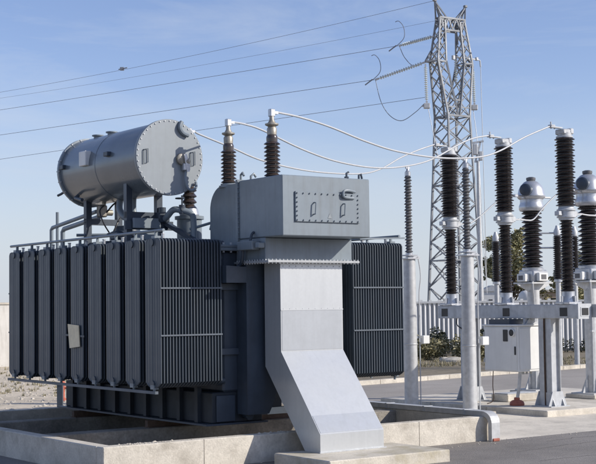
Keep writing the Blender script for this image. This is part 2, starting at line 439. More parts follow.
for side in (0, 1):
    for i in range(NR):
        s = S0 + (S1-S0)*i/(NR-1)
        r = rad if first else copy_tree(rad)
        first = False
        r.parent = X.e
        if side == 0: r.location = Vector((-1.65, s, 1.045)) - X.off
        else:
            r.location = Vector((2.80, s, 1.045)) - X.off; r.rotation_euler.z = pi
        if i in (0, NR-1): ends.append((r, i, side))
for r, i, side in ends:
            for z in (.75, 1.42):
                y = (-.236 if (i == 0) == (side == 0) else .224)
                MB().box(-.012, 1.012, y, y+.012, z, z+.022).build('tie_bar', M['bar'], r)
# tie rails along the radiator banks
rl = MB()
rl.cyl((-1.60, 1.5, 3.30), (-1.60, 6.85, 3.30), .022, 10)
for i in range(NR): rl.bar((-1.6, S0+(S1-S0)*i/(NR-1), 3.2), (-1.6, S0+(S1-S0)*i/(NR-1), 3.3), .03)
X.part('top_rail', rl, 'paint')
rl = MB().bar((-1.66, 1.62, 1.0), (-1.66, 6.80, 1.0), .05, .04)
X.part('bottom_rail', rl, 'bar')
X.part('cross_rail', MB().bar((1.9,1.47,3.24),(2.82,1.47,3.27),.05,.025), 'paint')
rl = MB().cyl((2.75, 1.5, 3.30), (2.75, 6.85, 3.30), .022, 10)
for i in range(NR): rl.bar((2.75, S0+(S1-S0)*i/(NR-1), 3.2), (2.75, S0+(S1-S0)*i/(NR-1), 3.3), .03)
X.part('top_rail', rl, 'paint')
# collector pipes between the radiators and the tank
cp = MB()
for x in (-.56, 1.69):
    for z in (1.12, 3.13-.0): pass
for i in range(NR):
    s = S0+(S1-S0)*i/(NR-1)
    if s < 1.72: s0 = 1.72
    for x0, x1 in ((-.60, -.49), (1.62, 1.76)):
        for z in (1.12, 2.93): X.part('valve', MB().cyl((x0, max(s,1.78), z), (x1, max(s,1.78), z), .075, 14), 'paint_dark')
# beige plate on the radiator bank
pl = MB(); pl.add([(-1.685,4.40,1.96),(-1.685,4.02,1.94),(-1.685,3.98,1.61),(-1.685,4.33,1.58),(-1.70,4.40,1.96),(-1.70,4.02,1.94),(-1.70,3.98,1.61),(-1.70,4.33,1.58)],
      [(0,1,2,3),(7,6,5,4),(0,4,5,1),(1,5,6,2),(2,6,7,3),(3,7,4,0)])
X.part('rating_plate', pl, 'beige', label='blank beige metal plate tied to the left radiator bank')
X.part('plate_strap', MB().bar((-1.68,4.62,1.79),(-1.68,3.85,1.77),.008,.03), 'paint_dark')

# --- cable box over the tank end
box = MB()
f = .36; prof = [(.48,3.20),(1.60,3.20),(1.60,4.065),(.48,4.065)]
box.cbox(-.26, 1.33, .48, 1.598, 3.195, 4.065, .014)
cb = X.part('cable_box', box, 'paint')
X.part('flange', MB().box(-.285, 1.355, 1.60, 1.625, 3.17, 4.085).box(-.285, 1.355, 1.628, 1.65, 3.17, 4.085), 'paint')
rp = [(1.652,3.06),(2.57,3.06)]+[(2.57-.36*(1-cos(pi/2*k/10)), 3.69+.36*sin(pi/2*k/10)) for k in range(11)]+[(1.652,4.05)]
X.part('bushing_turret', MB().prism(rp, -.16, 1.23, 'x'), 'paint')
ft = MB()
for i in range(12):
    X.part('flange_bolt', MB().cyl((-.272, 1.585, 3.22+i*.075), (-.272, 1.665, 3.22+i*.075), .012, 6), 'paint')
# small fittings on the seam
X.part('lifting_eye', MB().tube([(-.2,1.63,4.08),(-.2,1.63,4.16),(-.2,1.58,4.19),(-.2,1.55,4.14)], .018), 'paint')
X.part('lifting_eye', MB().tube([(-.02,1.63,4.08),(-.02,1.63,4.15),(.03,1.63,4.19),(.07,1.63,4.14)], .018), 'paint')
X.part('lifting_eye', MB().tube([(.93,.52,4.065),(.93,.52,4.14),(.97,.52,4.16)], .016).cyl((.93,.52,4.06),(.93,.52,4.09),.035,8), 'paint_dark')
X.part('lifting_eye', MB().tube([(1.16,.52,4.065),(1.16,.52,4.12),(1.20,.52,4.14),(1.22,.52,4.07)], .016), 'paint_dark')
# bolted cover plate
x0, x1, z0, z1 = -.045, 1.115, 3.40, 3.835
cv = X.part('cover_plate', MB().cbox(x0, x1, .455, .479, z0, z1, .005), 'paint')
bo = MB()
for i in range(11):
    xx = x0+.03+(x1-x0-.06)*i/10
    for z in (z0+.025, z1-.025): X.part('bolt', MB().cyl((xx,.455,z),(xx,.436,z),.011,6), 'paint', cv)
for i in range(1,6):
    z = z0+.025+(z1-z0-.05)*i/6
    for xx in (x0+.03, x1-.03): X.part('bolt', MB().cyl((xx,.455,z),(xx,.436,z),.011,6), 'paint', cv)
for xx in (.27, .80):
    X.part('handle', MB().tube(smooth_path([(xx,.455,3.51),(xx,.41,3.515),(xx,.405,3.53),(xx+.01,.405,3.66),(xx+.01,.41,3.675),(xx+.01,.455,3.68)],4), .010), 'paint')
X.part('lifting_hook', MB().tube(smooth_path([(1.03,.455,3.86),(.90,.43,3.875),(.81,.425,3.865),(.79,.425,3.815),(.82,.425,3.775),(1.0,.45,3.765)],6), .021), 'paint')
X.part('warning_triangle', MB().prism([(.525,3.46),(.595,3.46),(.56,3.53)], .450, .4545, 'y'), 'cover')
# neck and flange
X.part('neck', MB().cbox(-.255, 1.325, .925, 1.69, 2.862, 3.19, .008), 'paint')
fl = X.part('neck_flange', MB().box(-.29, 1.37, .80, 1.72, 2.848, 2.861).box(-.29, 1.37, .80, 1.72, 2.832, 2.845), 'galv_dull')
nb = MB()
for i in range(26):
    xx = -.27+i*.065; nb.cyl((xx,.825,2.815),(xx,.825,2.88),.012,6)
for i in range(13):
    s = .83+i*.068; nb.cyl((-.27,s,2.815),(-.27,s,2.88),.012,6)
X.part('neck_bolts', nb, 'galv_dull')
# relay box and valve on the shaded side
X.part('relay_box', MB().cbox(-.40,-.262,1.05,1.45,3.02,3.15,.01), 'paint')
X.part('relay_box', MB().cbox(-.37,-.262,.92,1.02,3.04,3.12,.01), 'paint')
X.part('conduit', MB().tube(smooth_path([(-.33,1.4,3.02),(-.33,1.42,2.9),(-.33,1.5,2.8),(-.45,1.64,2.7)],5), .025), 'paint_dark')
X.part('conduit', MB().tube(smooth_path([(-.33,1.2,3.15),(-.30,1.2,3.25),(-.262,1.2,3.28)],5), .02), 'paint_dark')
# duct of aluminium sheet, slanting down to the slab
D0, D1 = 0., 1.13
dp = [(0,.164),(0,.42),(.92,1.54),(.92,2.83),(1.33,2.83),(1.33,1.32),(.36,.164)]
du = X.part('cable_duct', MB().prism(dp, D0, D1, 'x'), 'alu_sheet')
def panel(pa, pb, x0, x1, th=.004):
    (y0,z0),(y1,z1) = pa, pb
    d = Vector((y1-y0, z1-z0)).normalized(); n = Vector((-d.y, d.x))
    q = [(y0,z0),(y1,z1),(y1+n.x*th,z1+n.y*th),(y0+n.x*th,z0+n.y*th)]
    return MB().prism(q, x0, x1, 'x')
pn = X.part('duct_panel', panel((.9199,1.56),(.9199,2.14), D0+.02, D1-.02, .004), 'alu_panel', du)
pn2 = X.part('duct_panel', panel((.012,.435),(.20,.664), D0+.015, D1-.015, .004), 'alu_panel', du)
X.part('duct_seam', panel((.9158,2.135),(.9158,2.155), D0-.002, D1+.002, .004), 'alu_sheet', du)
rv = MB()
for i in range(10):
    rv.lathe([(.010,0),(.007,.006),(.001,.008)], (.05+i*.1145, .92, 2.78), (0,-1,0), 8)
    rv.lathe([(.008,0),(.006,.004),(.001,.006)], (.05+i*.1145, .92, 2.16), (0,-1,0), 8)
X.part('rivets', rv, 'galv_dull', du)
X.part('foot_flange', MB().box(-.025, 1.155, -.03, .0-.0005, .164, .178), 'galv_dull', du)

# --- conservator drum
CX, CZ, CR = -.75, 4.51, .56
prf = [(CR,2.83),(CR,5.52),(CR*.97,5.60),(CR*.85,5.70),(CR*.6,5.76),(CR*.2,5.79)]
cons = X.part('conservator', MB().lathe(prf, (CX,0,CZ), (0,1,0), 64), 'drum')
X.part('weld_seam', MB().lathe([(CR-.003,4.195),(CR+.004,4.203),(CR+.004,4.215),(CR-.003,4.223)], (CX,0,CZ), (0,1,0), 64, cap=False), 'drum', cons)
X.part('end_cover', MB().lathe([(CR+.025,2.775),(CR+.03,2.78),(CR+.03,2.80),(CR+.025,2.803)], (CX,0,CZ), (0,1,0), 64)
       .lathe([(CR+.03,2.806),(CR+.03,2.84),(CR,2.842)], (CX,0,CZ), (0,1,0), 64, cap=False), 'cover', cons)
X.part('rear_flange', MB().lathe([(CR,5.48),(CR+.03,5.485),(CR+.03,5.54),(CR,5.545)], (CX,0,CZ), (0,1,0), 64, cap=False), 'paint', cons)
bo = MB()
for i in range(40):
    a = 2*pi*i/40; p = Vector((CX+cos(a)*(CR+.002), 2.775, CZ+sin(a)*(CR+.002)))
    bo.cyl(p+Vector((0,.07,0)), p+Vector((0,-.012,0)), .0115, 6)
    p = Vector((CX+cos(a)*(CR+.016), 5.47, CZ+sin(a)*(CR+.016)))
    if i % 2 == 0: bo.cyl(p, p+Vector((0,.10,0)), .012, 6)
X.part('cover_bolts', bo, 'galv_dull', cons)
for sx, xx in ((-1, CX-.43), (1, CX+.40)):
    X.part('handle', MB().tube([(xx-.035,2.775,CZ+.09),(xx-.035,2.755,CZ+.09),(xx+.035,2.755,CZ+.11),(xx+.035,2.755,CZ-.10),(xx-.035,2.755,CZ-.12),(xx-.035,2.755,CZ+.08)], .008), 'drum', cons)
gauge = X.part('level_gauge', MB().lathe([(.095,0),(.095,.05),(.08,.06),(.02,.06)], (CX+.20,2.774,CZ-.02), (0,-1,0), 24).lathe([(.05,0),(.05,.09),(.03,.1)], (CX+.26,2.774,CZ-.06), (0,-1,0), 16), 'brass', cons, 'round tarnished dial with a curved pipe below it')
X.part('gauge_bracket', MB().bar((CX+.22,2.70,CZ+.05),(CX+.27,2.70,CZ-.22),.05,.05).cbox(CX+.19,CX+.31,2.68,2.76,CZ-.20,CZ-.09,.01), 'alu', cons)
X.part('gauge_pipe', MB().tube(smooth_path([(CX+.25,2.72,CZ-.2),(CX+.23,2.71,CZ-.34),(CX+.26,2.71,CZ-.46),(CX+.34,2.71,CZ-.50),(CX+.42,2.71,CZ-.46),(CX+.44,2.74,CZ-.37)],6), .022), 'paint', cons)
X.part('lifting_lug', MB().tube(smooth_path([(CX+.20,2.75,CZ+.56),(CX+.16,2.74,CZ+.47),(CX+.21,2.74,CZ+.39),(CX+.31,2.74,CZ+.35)],6), .034), 'paint', cons)
for s in (5.15, 4.65):
    X.part('filler_flange', MB().cyl((CX-.02,s,CZ+CR-.02),(CX-.02,s,CZ+CR+.030),.07,16).cyl((CX-.02,s,CZ+CR+.031),(CX-.02,s,CZ+CR+.050),.10,16), 'paint', cons)
a = pi*.985
for s, da in ((5.35,-.02),(3.75,-.05)):
    aa = pi-.02+da
    X.part('bracket', MB().cbox(CX-CR-.05,CX-CR+.03, s-.07, s+.07, CZ-.02-da*2, CZ+.05-da*2,.008), 'paint_dark', cons)
X.part('junction_box', MB().cbox(CX-CR-.06, CX-CR+.05, 4.42, 4.66, CZ+.0, CZ+.24, .01), 'cab', cons)
X.part('drain_pipe', MB().tube([(CX-.38,5.15,CZ-.42),(CX-.44,5.15,CZ-.47),(CX-.44,4.9,CZ-.52)], .03), 'paint_dark', cons)
X.part('drain_pipe', MB().tube([(CX-.38,5.60,CZ-.30),(CX-.43,5.72,CZ-.36),(CX-.45,5.80,CZ-.38)], .022), 'paint_dark', cons)
# saddle frames
for s, xs in ((3.45, (-1.12,-.58)), (5.2, (-.84+-.1,-.36))):
    sf = MB()
    for xx in xs: sf.box(xx-.05, xx+.05, s-.05, s+.05, 3.12, CZ-(CR*CR-(xx-CX)**2)**.5+.06)
    sf.box(xs[0]-.05, xs[1]+.05, s-.045, s+.045, 3.60, 3.70)
    X.part('saddle_frame', sf, 'paint_dark')
sf = MB().box(-1.22,-.36,3.36,3.395,3.42,3.56).bar((-.50,3.4,3.55),(-.25,2.6,3.14),.10,.06)
X.part('frame_brace', sf, 'paint_dark')
X.part('frame_plate', MB().cbox(-1.1,-.62,3.30,3.35,3.44,3.60,.008).cbox(-1.05,-.65,3.28,3.33,3.26,3.38,.008), 'paint')
# oil pipes, relay and valves beneath the drum
pp = MB()
pp.tube(smooth_path([(-.75,3.95,4.0),(-.75,3.95,3.75),(-.72,3.85,3.62),(-.6,3.6,3.58),(-.55,3.3,3.60),(-.52,3.1,3.72),(-.45,3.0,3.72),(-.30,2.9,3.66),(-.26,2.9,3.5),(-.26,2.9,3.15)],8), .05, 12)
X.part('oil_pipe', pp, 'paint')
X.part('oil_pipe', MB().tube(smooth_path([(-.80,4.3,3.98),(-.84,4.25,3.80),(-.82,4.1,3.66),(-.7,3.9,3.64)],8), .055, 12), 'paint')
X.part('gas_relay', MB().cbox(-.66,-.46,3.28,3.44,3.54,3.70,.02).cyl((-.56,3.36,3.70),(-.56,3.36,3.78),.06,12), 'paint_dark')
X.part('valve', MB().cyl((-.42,2.98,3.66),(-.42,2.98,3.80),.05,12).cyl((-.42,2.98,3.80),(-.42,2.98,3.95),.014,8).tube([(-.46+.04*cos(k*pi/5)*1.6-.0,2.98+.064*sin(k*pi/5),3.9) for k in range(11)],.012,6).cbox(-.47,-.37,2.93,3.03,3.70,3.76,.01), 'paint_dark')
X.part('relay', MB().cbox(-.86,-.72,4.9,5.05,3.72,3.92,.02).cyl((-.72,4.98,3.80),(-.60,4.98,3.80),.05,12).cyl((-.79,4.9,3.92),(-.79,4.9,4.02),.035,10), 'brass')
X.part('relay_wiring', MB().tube(smooth_path([(-.74,4.9,3.8),(-.62,4.8,3.95),(-.58,4.7,3.75),(-.7,4.6,3.6),(-.8,4.6,3.4)],6), .014).tube(smooth_path([(-.80,4.9,3.9),(-.92,4.8,3.8),(-.9,4.7,3.6),(-.8,4.7,3.45)],6), .012), 'black')
# tap changer head
X.part('tap_changer', MB().lathe([(.34,3.12),(.34,3.22),(.30,3.24),(.30,3.40),(.36,3.41),(.36,3.46),(.22,3.50),(.20,3.58),(.04,3.60)], (-.30,5.0,0), (0,0,1), 28).cbox(-.95,-.6,4.5,5.4,3.13,3.30,.02).cbox(-.85,-.62,4.3,4.6,3.31,3.46,.03), 'paint_dark')
X.part('drive_shaft', MB().tube([(-.62,5.0,3.43),(-1.1,5.3,3.43)], .025).bar((-.9,3.6,3.22),(-.9,4.6,3.20),.14,.08).cbox(-1.0,-.62,2.7,3.3,3.13,3.25,.02), 'paint')
# bent handrails
X.part('guard_rail', MB().tube([(-.60,5.55,3.86),(-.60,7.30,3.68),(-.60,7.35,3.64),(-.60,7.35,3.12)], .035, 10), 'paint')
X.part('guard_rail', MB().tube([(-.60,5.45,3.76),(-.60,6.82,3.63),(-.60,6.88,3.58),(-.60,6.88,3.12)], .042, 10), 'paint')
X.part('guard_rail', MB().tube([(-.60,7.1,3.12),(-.60,7.1,3.95)], .03, 8).bar((-.60,6.7,3.1),(-.60,7.42,3.1),.08,.06), 'paint')
X.part('stay_rod', MB().tube([(-.30,2.95,3.42),(-.05,2.65,3.52),(-.05,2.57,3.52)], .022).tube([(-.05,2.7,3.52),(-.16,2.57,3.40)],.018), 'paint')
# bushings
def bushing(s, x, zb, h):
    p = MB().lathe([(.15,zb-.03),(.15,zb),(.125,zb+.005),(.125,zb+.03)], (x,s,0), (0,0,1), 24)
    b = X.part('bushing', MB().lathe(sheds(.082,.122,zb+.03,zb+h,9)+[(.084,zb+h+.04),(.084,zb+h+.07),(.068,zb+h+.10)], (x,s,0), (0,0,1), 28), 'porc')
    X.part('base_flange', p, 'paint', b)
    X.part('metal_cap', MB().lathe([(.07,zb+h+.10),(.074,zb+h+.19),(.055,zb+h+.22),(.10,zb+h+.245),(.10,zb+h+.265),(.06,zb+h+.275),(.036,zb+h+.32),(.034,5.0)], (x,s,0), (0,0,1), 20), 'brass', b)
    X.part('terminal', MB().cbox(x-.04,x+.04,s-.04,s+.04,4.97,5.08,.008).box(x-.02,x+.10,s-.03,s+.03,5.01,5.05), 'alu', b)
for s in (1.02, 2.2): bushing(s, -.05, 4.05, .55)
X.part('bushing_pedestal', MB().lathe([(.24,3.12),(.24,3.17),(.20,3.18),(.20,3.60),(.235,3.605),(.235,3.655),(.15,3.66),(.13,3.70)], (-.05,3.38,0), (0,0,1), 28), 'paint')
bushing(3.38, -.05, 3.72, .88)
X.part('pedestal_ring', MB().lathe([(.15,3.66),(.16,3.68),(.14,3.76),(.13,3.78)], (-.05,3.38,0), (0,0,1), 24, cap=False), 'alu')

# ------------------------------------------------------------------ surge arresters on posts
def arrester(s, x, label):
    t = Thing('surge_arrester', s, x, 0, label, 'surge arrester', 'surge arresters on galvanised posts')
    t.part('footing', MB().cbox(x-.36,x+.36,s-.36,s+.36,-.05,.085,.012), 'concrete')
    p = t.part('post', MB().lathe([(.145,.12),(.128,3.15)], (x,s,0), (0,0,1), 32).lathe([(.143,1.36),(.1465,1.365),(.1465,1.385),(.143,1.39)], (x,s,0), (0,0,1), 32, cap=False), 'galv')
    t.part('base_plate', MB().lathe([(.21,.086),(.21,.112),(.146,.114)], (x,s,0), (0,0,1), 28), 'galv', p)
    t.part('clamp', MB().box(x-.17,x+.17,s-.17,s+.17,3.15,3.175).box(x-.06,x+.26,s-.03,s+.03,3.18,3.21).cyl((x,s,3.176),(x,s,3.28),.075,16).cbox(x-.13,x+.13,s-.13,s+.13,3.215,3.24,.006), 'alu')
    t.part('insulator', MB().lathe(sheds(.052,.088,3.28,4.90,26,.074), (x,s,0), (0,0,1), 20), 'porc_grey')
    t.part('cap', MB().lathe([(.062,4.90),(.062,4.98),(.04,5.0),(.028,5.02),(.028,5.12)], (x,s,0), (0,0,1), 16).box(x-.05,x+.05,s-.02,s+.02,5.05,5.09), 'alu')
    t.part('counter_box', MB().cbox(x+.18,x+.36,s-.20,s-.06,1.38,1.55,.01).box(x+.13,x+.20,s-.14,s-.12,1.42,1.50), 'cab')
    t.part('down_conductor', MB().tube(smooth_path([(x+.2,s-.05,3.2),(x+.22,s-.1,2.8),(x+.17,s-.1,2.4),(x+.17,s-.1,1.55)],5), .012).tube([(x+.17,s-.1,1.40),(x+.17,s-.1,.1)], .012), 'wire')
arrester(6.24, 7.0, 'farther grey surge arrester post, standing beside the right radiator bank')
arrester(4.47, 7.0, 'nearer grey surge arrester post, standing in front of the breaker beam')

# ------------------------------------------------------------------ circuit breaker
BX = 8.75
K = Thing('circuit_breaker', 5.1, BX, .115, 'three-pole circuit breaker with dark porcelain columns on a grey steel beam', 'circuit breaker')
bm = K.part('beam', MB().cbox(BX-.17,BX+.17,3.05,7.15,1.885,2.165,.012), 'galv_dull')
for s in (3.42,5.02,6.92): K.part('inspection_cover', MB().cbox(BX-.176,BX-.165,s-.10,s+.10,1.93,2.10,.004), 'black', bm)
K.part('end_plate', MB().box(BX-.19,BX+.19,3.015,3.049,1.875,2.175).box(BX-.12,BX+.12,3.008,3.0145,1.93,2.11), 'galv_dull', bm)
K.part('beam_opening', MB().cbox(BX-.09,BX+.09,3.000,3.007,1.95,2.09,.002), 'black', bm)
K.part('end_bracket', MB().box(BX+.22,BX+.34,2.90,3.5,1.90,2.16).box(BX+.171,BX+.22,3.1,3.4,1.96,2.10), 'galv_dull', bm)
for s in (3.98, 6.30):
    lg = MB()
    for dy in (-.10, .10):
        lg.box(BX-.13,BX+.13,s+dy-.012,s+dy+.012,.135,1.884)
        for xx in (BX-.13, BX+.118): lg.box(xx,xx+.012,s+dy-.07,s+dy-.0125,.135,1.884).box(xx,xx+.012,s+dy+.0125,s+dy+.07,.135,1.884)
    l = K.part('leg', lg, 'galv_dull')
    gs = MB().box(BX-.27,BX+.27,s-.27,s+.27,.116,.134)
    for dy in (-.12,.12):
        gs.prism([(BX-.26,.135),(BX+.26,.135),(BX+.14,.42),(BX-.14,.42)], s+dy+(.06 if dy>0 else -.075), s+dy+(.075 if dy>0 else -.06), 'y')
    for xx in (-.14,.13): gs.prism([(s-.26,.135),(s+.26,.135),(s+.14,.40),(s-.14,.40)], BX+xx, BX+xx+.012, 'x')
    K.part('base_plate', gs, 'galv_dull', l)
def pole(s):
    c = K.part('pole_column', MB().lathe(sheds(.098,.150,2.42,3.86,26,.128), (BX,s,0), (0,0,1), 28), 'porc_dark')
    K.part('base_flange', MB().lathe([(.20,2.166),(.20,2.20),(.15,2.21),(.13,2.30),(.13,2.42)], (BX,s,0), (0,0,1), 24).cbox(BX-.19,BX+.19,s-.19,s+.19,2.167,2.215,.01).box(BX-.012,BX+.012,s-.19,s+.19,2.2,2.33).box(BX-.19,BX+.19,s-.012,s+.012,2.2,2.33), 'alu', c)
    K.part('middle_fitting', MB().lathe([(.12,3.84),(.15,3.845),(.155,3.89),(.19,3.895),(.19,3.925),(.165,3.93),(.165,4.03),(.19,4.035),(.19,4.06),(.16,4.07),(.15,4.12)], (BX,s,0), (0,0,1), 24).box(BX-.26,BX+.42,s-.03,s+.03,3.96,3.99).cbox(BX+.16,BX+.26,s-.07,s+.07,3.92,4.03,.01).cbox(BX-.28,BX-.18,s-.06,s+.06,3.93,4.02,.01), 'galv_dull', c)
    u = K.part('chamber', MB().lathe(sheds(.150,.205,4.12,5.50,25,.18), (BX,s,0), (0,0,1), 32), 'porc_dark')
    K.part('top_cap', MB().lathe([(.15,5.49),(.17,5.50),(.17,5.53),(.14,5.54),(.14,5.60)], (BX,s,0), (0,0,1), 20).cbox(BX-.15,BX+.13,s-.12,s+.12,5.56,5.67,.02).cbox(BX+.04,BX+.15,s-.13,s+.13,5.57,5.69,.02), 'galv_dull', u)
    K.part('terminal', MB().box(BX-.42,BX-.10,s-.05,s+.05,5.683,5.705).cbox(BX-.42,BX-.30,s-.05,s+.05,5.706,5.74,.008).cyl((BX-.38,s,5.66),(BX-.38,s,5.80),.015,8).cyl((BX-.28,s,5.66),(BX-.28,s,5.74),.015,8), 'galv_dull', u)
for s in (3.44, 5.17, 6.87): pole(s)
# control cabinet below the beam
cbn = K.part('control_cabinet', MB().cbox(8.30,9.10,4.42,5.40,.80,1.73,.012), 'cab')
K.part('cabinet_roof', MB().cbox(8.27,9.13,4.39,5.43,1.731,1.765,.008), 'cab', cbn)
K.part('cabinet_top', MB().box(8.40,9.0,4.75,5.35,1.766,1.87), 'paint_dark', cbn)
K.part('door', MB().cbox(8.285,8.299,4.45,5.37,.83,1.70,.003), 'cab', cbn)
K.part('window', MB().cbox(8.272,8.2845,4.69,4.82,1.42,1.66,.003), 'black', cbn)
K.part('gauge', MB().lathe([(.065,0),(.065,.03),(.055,.035)], (8.2845,4.55,1.60), (-1,0,0), 20).lathe([(.045,.036),(.0,.037)], (8.2845,4.55,1.60), (-1,0,0), 16, cap=False), 'black', cbn)
K.part('handle', MB().cbox(8.265,8.2845,4.46,4.50,1.15,1.32,.006), 'black', cbn)
K.part('gauge_ring', MB().lathe([(.066,0),(.078,.012),(.080,.034),(.068,.040)], (8.2845,4.55,1.60), (-1,0,0), 24, cap=False), 'cab', cbn)
for z in (.98, 1.52): K.part('hinge', MB().cyl((8.282,5.385,z),(8.282,5.385,z+.09),.014,8), 'galv_dull', cbn)
K.part('side_door', MB().cbox(8.34,9.06,4.405,4.4195,.85,1.69,.003), 'cab', cbn)
for xx in (8.62, 8.72, 8.84): K.part('cable_gland', MB().cyl((xx,4.6,.80),(xx,4.6,.74),.03,10), 'galv_dull', cbn)
K.part('earth_strap', MB().bar((8.606,3.98,.14),(8.606,3.98,1.88),.012,.04), 'rust')
K.part('hanger', MB().box(8.55,8.85,4.46,4.50,1.766,1.884).prism([(8.55,1.766),(8.95,1.766),(8.85,1.82),(8.65,1.884)], 4.43,4.455,'y'), 'galv_dull', cbn)
K.part('cable_pipe', MB().tube([(8.45,4.52,.80),(8.43,4.54,.5),(8.42,4.60,.19)], .035, 10), 'galv', cbn)
K.part('earth_wire', MB().tube(smooth_path([(8.35,5.2,.80),(8.33,5.2,.5),(8.36,5.22,.2),(8.25,5.3,.12)],5), .009, 6), 'rust', cbn)
K.part('hanging_cable', MB().tube(smooth_path([(BX-.1,6.6,1.89),(BX-.15,6.55,1.75),(BX-.15,6.4,1.66),(BX-.1,6.3,1.60)],6), .013, 6), 'black')

t = Thing('conduit_stub', 4.60, 8.42, .115, 'short orange conduit stub on the pad under the control cabinet', 'conduit')
t.part('stub', MB().lathe([(.145,.116),(.155,.14),(.14,.19),(.10,.22),(.06,.23)], (8.42,4.60,0), (0,0,1), 20), 'orange')
t.part('collar', MB().lathe([(.06,.225),(.06,.27),(.05,.28)], (8.42,4.60,0), (0,0,1), 14), 'orange')
t = Thing('concrete_block', 5.6, 9.3, .115, 'low grey concrete block on the pad behind the cabinet', 'concrete block')
t.part('block', MB().cbox(8.9,9.9,5.35,5.85,.116,.27,.015), 'concrete')
t.part('cover', MB().cbox(8.95,9.85,5.40,5.80,.271,.29,.006), 'galv_dull')

# ------------------------------------------------------------------ current transformers
def ct(s, x, label):
    t = Thing('current_transformer', s, x, .115, label, 'current transformer', 'current transformers on galvanised posts')
    t.part('footing', MB().cbox(x-.42,x+.42,s-.42,s+.42,.116,.20,.012), 'concrete')
    p = t.part('post', MB().lathe([(.14,.23),(.14,2.50)], (x,s,0), (0,0,1), 28), 'galv')
    bp = MB().box(x-.33,x+.33,s-.33,s+.33,.201,.229)
    for k in range(4):
        a = k*pi/2; d = Vector((cos(a), sin(a), 0)); c = Vector((x,s,0)); nn = Vector((-sin(a), cos(a), 0))*.008
        pr = [c+d*.14+Vector((0,0,.23)), c+d*.32+Vector((0,0,.23)), c+d*.14+Vector((0,0,.62))]
        bp.add([q+nn for q in pr]+[q-nn for q in pr], [(0,1,2),(5,4,3),(0,3,4,1),(1,4,5,2),(2,5,3,0)])
    t.part('base_plate', bp, 'galv', p)
    t.part('support_bracket', MB().prism([(x-.14,2.46),(x+.14,2.46),(x+.50,2.61),(x+.50,2.64),(x-.50,2.64),(x-.50,2.61)], s-.02, s+.02, 'y').box(x-.34,x+.34,s-.30,s+.30,2.641,2.675), 'galv')
    t.part('conduit', MB().tube(smooth_path([(x-.30,s-.28,2.70),(x-.28,s-.26,2.5),(x-.13,s-.14,2.2),(x-.11,s-.13,1.6),(x-.11,s-.13,.24)],5), .022, 8), 'galv_dull')
    t.part('pipe_clip', MB().box(x-.16,x-.06,s-.165,s-.10,1.55,1.59), 'galv_dull')
    b = t.part('base_tank', MB().cbox(x-.24,x+.24,s-.24,s+.24,2.676,2.96,.03).lathe([(.25,2.94),(.25,3.0),(.22,3.02)], (x,s,0), (0,0,1), 24), 'alu')
    t.part('terminal_box', MB().cbox(x-.15,x+.15,s-.34,s-.241,2.70,2.89,.012), 'cab', b)
    t.part('terminal_box', MB().cbox(x-.40,x-.241,s-.13,s+.13,2.69,2.87,.012), 'cab', b)
    t.part('box_window', MB().cbox(x-.08,x+.08,s-.346,s-.3405,2.74,2.85,.002), 'plinth', b)
    t.part('box_window', MB().cbox(x-.407,x-.4005,s-.07,s+.07,2.73,2.83,.002), 'plinth', b)
    t.part('insulator', MB().lathe(sheds(.155,.235,3.02,4.33,13), (x,s,0), (0,0,1), 32), 'porc_dark')
    h = t.part('head', MB().lathe([(.20,4.31),(.27,4.33),(.29,4.37),(.29,4.44),(.265,4.50),(.262,4.54),(.262,4.59),(.305,4.62),(.325,4.65),(.325,4.69),(.31,4.72),(.29,4.82),(.24,4.92),(.16,5.0),(.10,5.03)], (x,s,0), (0,0,1), 36), 'alu')
    t.part('head_cap', MB().lathe([(.09,5.03),(.11,5.05),(.11,5.10),(.05,5.12)], (x,s,0), (0,0,1), 20), 'porc_grey', h)
    d = Vector((-.80,-.35,0)).normalized()
    t.part('side_cover', MB().lathe([(.11,0),(.14,.02),(.14,.15),(.12,.17),(.04,.18)], Vector((x,s,4.80))+d*.225, d, 24), 'paint_dark', h)
    t.part('primary_terminal', MB().cyl((x-.30,s-.05,4.66),(x-.55,s-.05,4.66),.022,10).cbox(x-.62,x-.52,s-.10,s,4.63,4.69,.006).cbox(x-.34,x-.25,s-.09,s-.01,4.60,4.72,.01), 'alu', h)
    t.part('primary_terminal', MB().cyl((x+.30,s,4.66),(x+.62,s,4.66),.022,10), 'alu', h)
ct(6.77, 11.2, 'dome-headed current transformer between the middle and nearest breaker columns')
ct(5.05, 11.2, 'dome-headed current transformer at the right edge of the photo')

# ------------------------------------------------------------------ rigid conductors
def conductor(name, pts, r, label, group):
    P = [Vector((p[1], p[0], p[2])) for p in pts]
    mb = MB().tube(smooth_path(P, 6), r, 10); o = mb.build(name, M['wire'])
    o.location = W(0,0,0); o.rotation_euler.z = TH
    return tag(o, label, 'conductor', group)
G1 = 'white conductors between the bushings and the breaker'
G0 = None
conductor('conductor', [(1.02,.05,5.04),(1.31,.67,5.05),(1.64,1.49,5.0),(2.01,2.48,4.88),(2.33,3.45,4.80),(2.71,4.74,4.80),(3.01,5.95,4.91),(3.17,6.68,5.09),(3.33,7.53,5.43),(3.44,8.39,5.725)], .016, 'sagging white conductor from the front bushing to the nearest breaker column', G1)
conductor('conductor', [(2.2,.05,5.04),(2.43,.41,5.06),(2.67,.9,5.03),(3.19,2.02,4.86),(3.63,3.07,4.75),(4.05,4.22,4.73),(4.38,5.22,4.82),(4.69,6.26,5.04),(4.97,7.33,5.46),(5.1,7.87,5.63),(5.17,8.39,5.725)], .016, 'sagging white conductor from the second bushing to the middle breaker column', G1)
